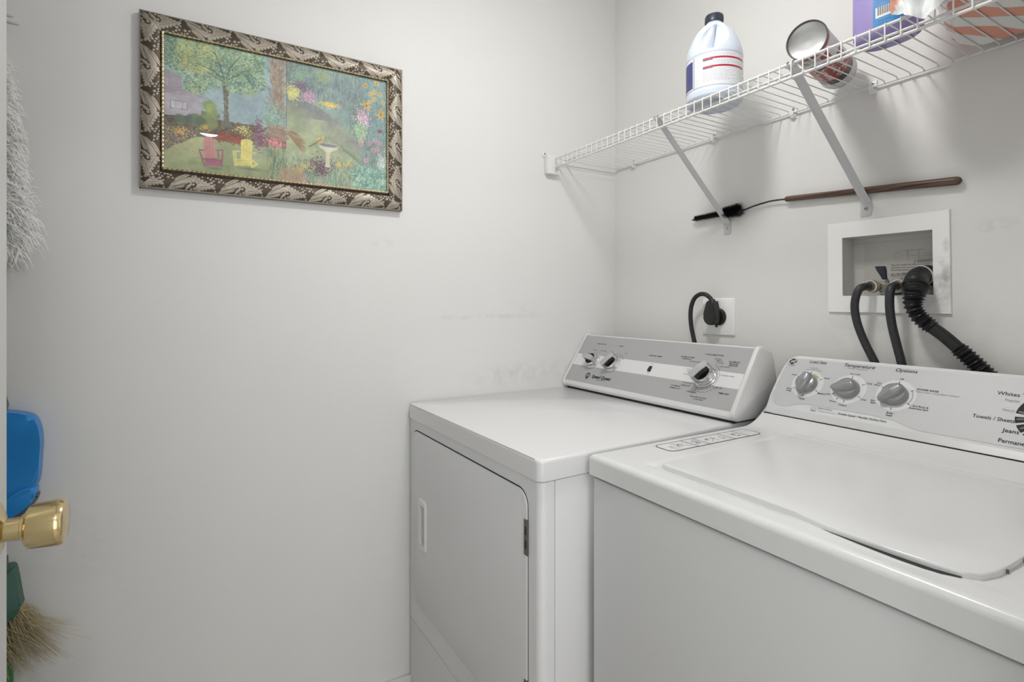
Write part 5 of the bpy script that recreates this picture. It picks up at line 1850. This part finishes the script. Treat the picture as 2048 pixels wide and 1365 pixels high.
P.put((P.U > .36) * (P.U < .74) * wrapv(.50, .21), (132, 32, 26), 1)
P.put((P.U > .36) * (P.U < .74) * wrapv(.50, .21) * (nn > .52), (172, 70, 52), .7)
P.put((P.U > .335) * (P.U < .36) * wrapv(.50, .22), (40, 36, 38), 1)
P.put((P.U > .06) * (P.U < .30) * wrapv(.42, .12) * (nn > .53), (120, 116, 104), .8)
P.put((P.U > .10) * (P.U < .26) * wrapv(.56, .035), (150, 46, 34), .9)
rr_ = np.random.RandomState(3)
for vv0, size in ((.40, .030), (.47, .030), (.55, .034), (.62, .026)):
    u = .40
    while u < .72:
        for q in range(3):
            a0, b0 = rr_.uniform(-.012, .012), rr_.uniform(-size, size) * .6
            P.stroke(u + a0, vv0 + b0, u + a0 + rr_.uniform(-.02, .02), vv0 + b0 + rr_.uniform(-.02, .02), .0055, (236, 230, 224), .95)
        u += .042
label_streaks(P, .10, .30, .36, .52, 8, (90, 86, 82), .7, 6, .004)
label_streaks(P, .76, .85, .40, .60, 6, (180, 176, 170), .6, 7, .004)
LL = P.U * CL
TT = P.V * 2 * PI + PI * 1.10
XYZ = np.stack([CR * np.cos(TT), CR * np.sin(TT), LL], -1)
obj('printed_side', grid_mesh('printed_side', XYZ, lin(P.C)), M['vcol_tin'], can)
obj('base_rim', lathe_vf([(CR - .0022, 0.001), (CR - .0018, -0.0026), (CR + .0006, -0.0028), (CR + .0010, 0.0002), (CR + .0004, 0.0012)], 48, close=False), M['tin_rim'], can)
obj('base_disc', lathe_vf([(CR - .0012, -0.0012), (CR - .0030, 0.0026), (CR - .010, 0.0042), (CR - 0.022, 0.0052), (0.0001, 0.0056)], 48, close=False), M['tin_end'], can)
obj('far_rim', lathe_vf([(CR + .0004, CL - .001), (CR + .0011, CL), (CR + .0006, CL + .003), (CR - .002, CL + .003), (CR - .0025, CL - .002), (0.001, CL - .002)], 48, close=False), M['tin_end'], can)

# --- purple detergent bottle
pb = thing('detergent_bottle', 'purple plastic laundry bottle with light blue barcode label on the shelf', 'bottle', (1.036, -0.212, SZ + 0.0020), R(0))
pb.scale = (0.79, 0.95, 1)
nz, na = 60, 96
zz = np.linspace(0, 0.255, nz)
AA_, ZZ_ = np.meshgrid(np.linspace(0, 2 * PI, na + 1), zz)


def pr_(z):
    return np.interp(z, [0, .003, .012, .03, .16, .19, .215, .235, .245, .255], [.80, .90, .985, 1.0, 1.0, .93, .72, .42, .33, .33])


sc_ = pr_(ZZ_)
ex = 0.72
cx_ = np.sign(np.cos(AA_)) * np.abs(np.cos(AA_)) ** ex
sy_ = np.sign(np.sin(AA_)) * np.abs(np.sin(AA_)) ** ex
XYZ = np.stack([0.073 * sc_ * cx_, 0.045 * sc_ * sy_, ZZ_], -1)
obj('body', grid_mesh('body', XYZ), M['purple'], pb)
obj('base', flat_poly([(0.073 * .8 * math.copysign(abs(math.cos(a)) ** ex, math.cos(a)), 0.045 * .8 * math.copysign(abs(math.sin(a)) ** ex, math.sin(a))) for a in np.linspace(0, 2 * PI, 48, endpoint=False)], 0.0002), M['purple'], pb)
obj('cap', lathe_vf([(0.025, 0.25), (0.026, 0.252), (0.026, 0.285), (0.023, 0.288), (0.001, 0.288)], 32), mat('lilac_cap', (0.5, 0.45, 0.7), 0.35), pb)
P = Paint(150, 150, 1.0, (52, 134, 196))
P.put((P.U > .10) * (P.U < .90) * (P.V > .26) * (P.V < .52), (228, 228, 228), 1)
for k in range(26):
    P.put((np.abs(P.U - .16 - k * .027) < .004 * (1 + (k * 5) % 3)) * (P.V > .31) * (P.V < .52), (28, 26, 30), 1)
label_streaks(P, .2, .8, .06, .20, 2, (30, 60, 96), .8, 2, .02)
label_streaks(P, .1, .9, .60, .94, 5, (30, 70, 120), .7, 3, .014)
mk = 1 - ((P.U - .5) ** 2 / .25) ** 5 - ((P.V - .5) ** 2 / .25) ** 5 > 0
xx_ = -0.008 + P.U * 0.060
yy_ = -0.045 * (1 - np.clip(np.abs(xx_) / 0.073, 0, 1) ** (2 / ex)) ** (ex / 2) - 0.0006
XYZ = np.stack([xx_, yy_, 0.012 + P.V * 0.078], -1)
obj('back_label', grid_mesh('back_label', XYZ, lin(P.C), mk), M['vcol_label'], pb)


# --- soft pack in orange and white film
def film_mat():
    m = mat('orange_white_film', (0.7, 0.7, 0.68), 0.35, coat=0.25)
    nt = m.node_tree
    b = nt.nodes['Principled BSDF']
    tc = nt.nodes.new('ShaderNodeTexCoord')
    mp = nt.nodes.new('ShaderNodeMapping')
    mp.inputs['Rotation'].default_value = (0, 0, R(28))
    wv_ = nt.nodes.new('ShaderNodeTexWave')
    wv_.inputs['Scale'].default_value = 4.2
    wv_.inputs['Distortion'].default_value = 3.6
    wv_.inputs['Detail'].default_value = 1.2
    wv_.inputs['Detail Scale'].default_value = 1.1
    cr = nt.nodes.new('ShaderNodeValToRGB')
    cr.color_ramp.elements[0].position = 0.50
    cr.color_ramp.elements[0].color = (0.80, 0.80, 0.77, 1)
    cr.color_ramp.elements[1].position = 0.53
    cr.color_ramp.elements[1].color = (0.74, 0.31, 0.21, 1)
    nt.links.new(tc.outputs['Object'], mp.inputs[0])
    nt.links.new(mp.outputs[0], wv_.inputs[0])
    nt.links.new(wv_.outputs['Fac'], cr.inputs[0])
    nt.links.new(cr.outputs[0], b.inputs['Base Color'])
    return m


film = film_mat()
bag = thing('soft_pack', 'crumpled orange and white film pack at the right end of the shelf', 'pack', (1.256, -0.130, SZ + 0.002))
nu, nv = 120, 80
th = np.linspace(0, 2 * PI, nu)
ph_ = np.linspace(-PI / 2, PI / 2, nv)
TH_, PH_ = np.meshgrid(th, ph_)
sg = lambda x, e: np.sign(x) * np.abs(x) ** e
n1 = fbm((nv, nu), 5, 4, 51) - .5
n1[:, -1] = n1[:, 0]
blend = np.clip((np.arange(nu) - nu + 14) / 13.0, 0, 1)[None, :]
n1 = n1 * (1 - blend) + n1[:, :1] * blend
rr2 = 1 + 0.16 * n1 * np.cos(PH_)
bxp = 0.160 * sg(np.cos(PH_), .20) * sg(np.cos(TH_), .55) * rr2
byp = 0.124 * sg(np.cos(PH_), .20) * sg(np.sin(TH_), .55) * rr2
bxp = bxp - 0.20 * byp
bzp = 0.078 * (1 + sg(np.sin(PH_), .55) * (1 + .25 * n1 * np.cos(PH_)))
bzp = np.maximum(bzp - 0.008, 0)
obj('pack_body', grid_mesh('pack_body', np.stack([bxp, byp, bzp], -1)), film, bag)
# loose translucent film end hanging over the front rail
nu, nv = 60, 40
Ug, Vg = np.meshgrid(np.linspace(0, 1, nu), np.linspace(0, 1, nv))
n2_ = fbm((nv, nu), 4, 3, 61) - .5
n3_ = fbm((nv, nu), 5, 2, 62) - .5
fx = -0.172 + Ug * 0.104 + 0.012 * n2_
dip = np.interp(Ug, [0, .15, .3, .5, .7, .85, 1], [0.002, -0.002, -0.014, -0.026, -0.020, -0.002, 0.020])
top_z = 0.120
fz = top_z + (dip - 0.002 - top_z) * Vg
fy = -0.146 - 0.036 * np.sin(np.clip(Vg * 1.8, 0, 1) * PI / 2) + 0.011 * n3_ * (1 - .3 * Vg) - 0.004 * np.sin(Ug * 17 + Vg * 3)
fcol = np.where(((Ug + .22 * Vg + .3 * n2_) < .30)[..., None], np.array((0.76, 0.36, 0.26)), np.array((0.80, 0.83, 0.83)))
obj('loose_film', grid_mesh('loose_film', np.stack([fx, fy, fz], -1), fcol), vcol_mat('film_end', 0.45, coat=0.1), bag)

# ================================================================== THINGS BEHIND THE DOOR
# peg rail on the left wall
pg = thing('tool_rail', 'white wall rail with two grey pegs just behind the door edge', 'rail', (0, -1.83, 1.835))
obj('rail', box(0, 0.012, -0.12, 0.06, -0.018, 0.018, 0.003), M['plastic_white'], pg)
obj('peg', tube_vf([(0.010, 0.05, -0.006), (0.028, 0.07, -0.008), (0.030, 0.100, -0.0105), (0.030, 0.1060, -0.011)], [0.0042, 0.0042, 0.0036, 0.001], 10), M['brace_white'], pg)
obj('peg', tube_vf([(0.010, 0.05, 0.010), (0.028, 0.07, 0.006), (0.030, 0.092, 0.004), (0.030, 0.0970, 0.0035)], [0.0042, 0.0042, 0.0034, 0.001], 10), M['brace_white'], pg)

# white yarn duster hanging head down
mop = thing('yarn_duster', 'shaggy white yarn duster hanging on the left wall behind the door', 'duster', (0.062, -1.800, 1.30))
obj('stick', tube_vf([(0, 0, 0.06), (0, 0, 0.53)], 0.009, 10), M['plastic_white'], mop)


def mr(h):
    return float(np.interp(h, [0, .02, .06, .10, .20, .30, .40, .44, .46], [.045, .075, .105, .112, .098, .082, .060, .035, .01]))


rg = random.Random(4)
vf, vf2 = [], []
core = [(mr(h) * .72, h) for h in np.linspace(0.035, .45, 16)]
obj('yarn_core', lathe_vf(core, 24), M['yarn_dark'], mop)
for k in range(7500):
    h = .03 + .42 * rg.random() ** 0.9
    a = rg.uniform(-PI * .75, PI * .75)
    r0 = mr(h) * .62
    L_ = rg.uniform(.018, .038) * (1.25 if h < .14 else 1)
    droop = rg.uniform(.2, 1.0)
    ca, sa = math.cos(a), math.sin(a)
    p0 = Vector((r0 * ca, r0 * sa, h))
    if p0.x < -0.045:
        continue
    tw = rg.uniform(-1.0, 1.0)
    d0 = Vector((ca * math.cos(tw) - sa * math.sin(tw), sa * math.cos(tw) + ca * math.sin(tw), rg.uniform(-.7, .9)))
    p1 = p0 + d0 * L_ * .5
    p2 = p1 + (d0 + Vector((rg.uniform(-.5, .5), rg.uniform(-.5, .5), -droop * .8))) * L_ * .45
    p3 = p2 + (d0 * .5 + Vector((0, 0, -droop * 1.3))) * L_ * .35
    P4 = [p0, p1, p2, p3]
    for q in P4:
        q.x = max(q.x, -0.058)
    (vf if rg.random() < .8 else vf2).append(tube_vf(P4, [.0010, .0010, .0009, .0004], 3, False))
for k in range(30):
    a = rg.uniform(-1.2, 1.6)
    r0 = rg.uniform(.02, .085)
    p0 = Vector((r0 * math.cos(a), r0 * math.sin(a), .06))
    p1 = p0 + Vector((rg.uniform(-.01, .01), rg.uniform(-.005, .012), -.035))
    p2 = p1 + Vector((0, rg.uniform(-.008, .008), -.02 - rg.random() * .015))
    for q in (p0, p1, p2):
        q.x = max(q.x, -0.055)
    vf2.append(tube_vf([p0, p1, p2, p2 + Vector((0, .006, .012)), p1 + Vector((0, .01, .006))], .0034, 6))
y1 = obj('yarn', join(*vf), M['yarn'], mop)
y1['kind'] = 'stuff'
y2 = obj('yarn_grey', join(*vf2), M['yarn_dark'], mop)  # some random strands and the hanging loops, in grey yarn
y2['kind'] = 'stuff'


def yz_solid(pts, x0, x1, bev, seg=3):
    """outline in (y, z) extruded along x, front edge rounded"""
    bm = prism(pts, 0, 1, 0)
    for v in bm.verts:
        y, z, k = v.co
        v.co = Vector((x0 + (x1 - x0) * k, y, z))
    es = [e for e in bm.edges if all(abs(v.co.x - x1) < 1e-6 for v in e.verts)]
    bmesh.ops.bevel(bm, geom=es, offset=bev, segments=seg, profile=0.5, affect='EDGES')
    return bm


# blue dustpan hanging on the wall
yc = -1.800
dpn = thing('dustpan', 'bright blue plastic dustpan with grey lip hanging behind the door', 'dustpan', (0.0, yc, 0.74))
half = [(0.012, 0.250), (0.055, 0.247), (0.091, 0.236), (0.103, 0.222), (0.109, 0.200), (0.111, 0.175), (0.110, 0.150), (0.104, 0.082)]
pts = [(y, z) for y, z in half] + [(0.080, 0.070), (0.04, 0.030), (0.0, 0.018), (-0.04, 0.030), (-0.080, 0.070)] + [(-y, z) for y, z in reversed(half)]
obj('pan', yz_solid(smooth_poly(pts, 4), 0.004, 0.040, 0.010, 4), M['blue'], dpn, 60)
obj('front_scoop', yz_solid(smooth_poly([(0.100, 0.080), (0.104, 0.064), (0.100, 0.050), (0.078, 0.030), (0.045, 0.012), (0, 0.0), (-0.045, 0.012), (-0.078, 0.030), (-0.104, 0.064), (-0.100, 0.080), (-0.07, 0.074), (0, 0.020), (0.07, 0.074)], 4), 0.010, 0.050, 0.006, 3), M['blue'], dpn, 60)
obj('rubber_lip', yz_solid(smooth_poly([(0.106, 0.062), (0.101, 0.043), (0.079, 0.020), (0.045, 0.002), (0, -0.010), (-0.045, 0.002), (-0.079, 0.020), (-0.101, 0.043), (-0.106, 0.062), (-0.09, 0.05), (0, 0.01), (0.09, 0.05)], 4), 0.012, 0.040, 0.003, 2), M['grey_rubber'], dpn)
obj('handle', join(tube_vf([(0.018, 0, 0.240), (0.020, 0, 0.30), (0.018, 0, 0.40)], [0.040, 0.022, 0.014], 14), tube_vf([(0.022, 0.045, 0.240), (0.022, 0.052, 0.262), (0.022, 0.050, 0.290)], [.008, .005, .001], 8)), M['grey_rubber'], dpn)

# green hand brush with straw bristles
gb = thing('straw_hand_brush', 'dark green hand brush with straw bristles hanging low behind the door', 'brush', (0.0, -1.790, 0.50))
hg_ = [(0.045, 0.152), (0.053, 0.150), (0.058, 0.140), (0.067, 0.073), (0.068, 0.062), (0.058, 0.042), (0.046, 0.034)]
pts = hg_ + [(0.0, 0.025)] + [(-y, z) for y, z in reversed(hg_)]
obj('head', yz_solid(smooth_poly(pts, 3), 0.004, 0.034, 0.006, 3), M['green_dark'], gb, 60)
obj('handle', tube_vf([(0.018, 0, 0.14), (0.018, 0, 0.17), (0.018, 0, 0.205)], [0.030, 0.016, 0.012], 12), M['grey_rubber'], gb)
obj('hanger_tab', tube_vf([(0.02, 0.043, 0.145), (0.02, 0.044, 0.175)], [.003, .0012], 6), M['grey_rubber'], gb)
obj('green_back', box(0.002, 0.010, 0.010, 0.0500, -0.12, 0.034, 0.003), M['green'], gb)
vf = []
for k in range(520):
    y0_ = rg.uniform(-.06, .066)
    z0_ = 0.036 + 0.03 * abs(y0_) / .066
    p0 = Vector((rg.uniform(.008, .03), y0_, z0_))
    spread = rg.gauss(0.012 + y0_ * .5, .014)
    L_ = rg.uniform(.06, .145)
    p1 = p0 + Vector((rg.uniform(-.003, .006), spread * .5, -L_ * .5))
    p2 = p1 + Vector((rg.uniform(-.003, .01), spread * rg.uniform(.6, 1.5), -L_ * .5))
    vf.append(tube_vf([p0, p1, p2], [.0006, .0005, .0003], 3, False))
for k in range(60):
    p0 = Vector((rg.uniform(.008, .03), .062 + rg.uniform(-.02, .005), .06))
    p1 = p0 + Vector((0, rg.uniform(.008, .03), rg.uniform(-.04, .0)))
    p2 = p1 + Vector((0, rg.uniform(.0, .022), rg.uniform(-.05, .004)))
    vf.append(tube_vf([p0, p1, p2], [.0005, .0004, .0002], 3, False))
s1 = obj('straw_bristles', join(*vf), M['straw'], gb)
s1['kind'] = 'stuff'
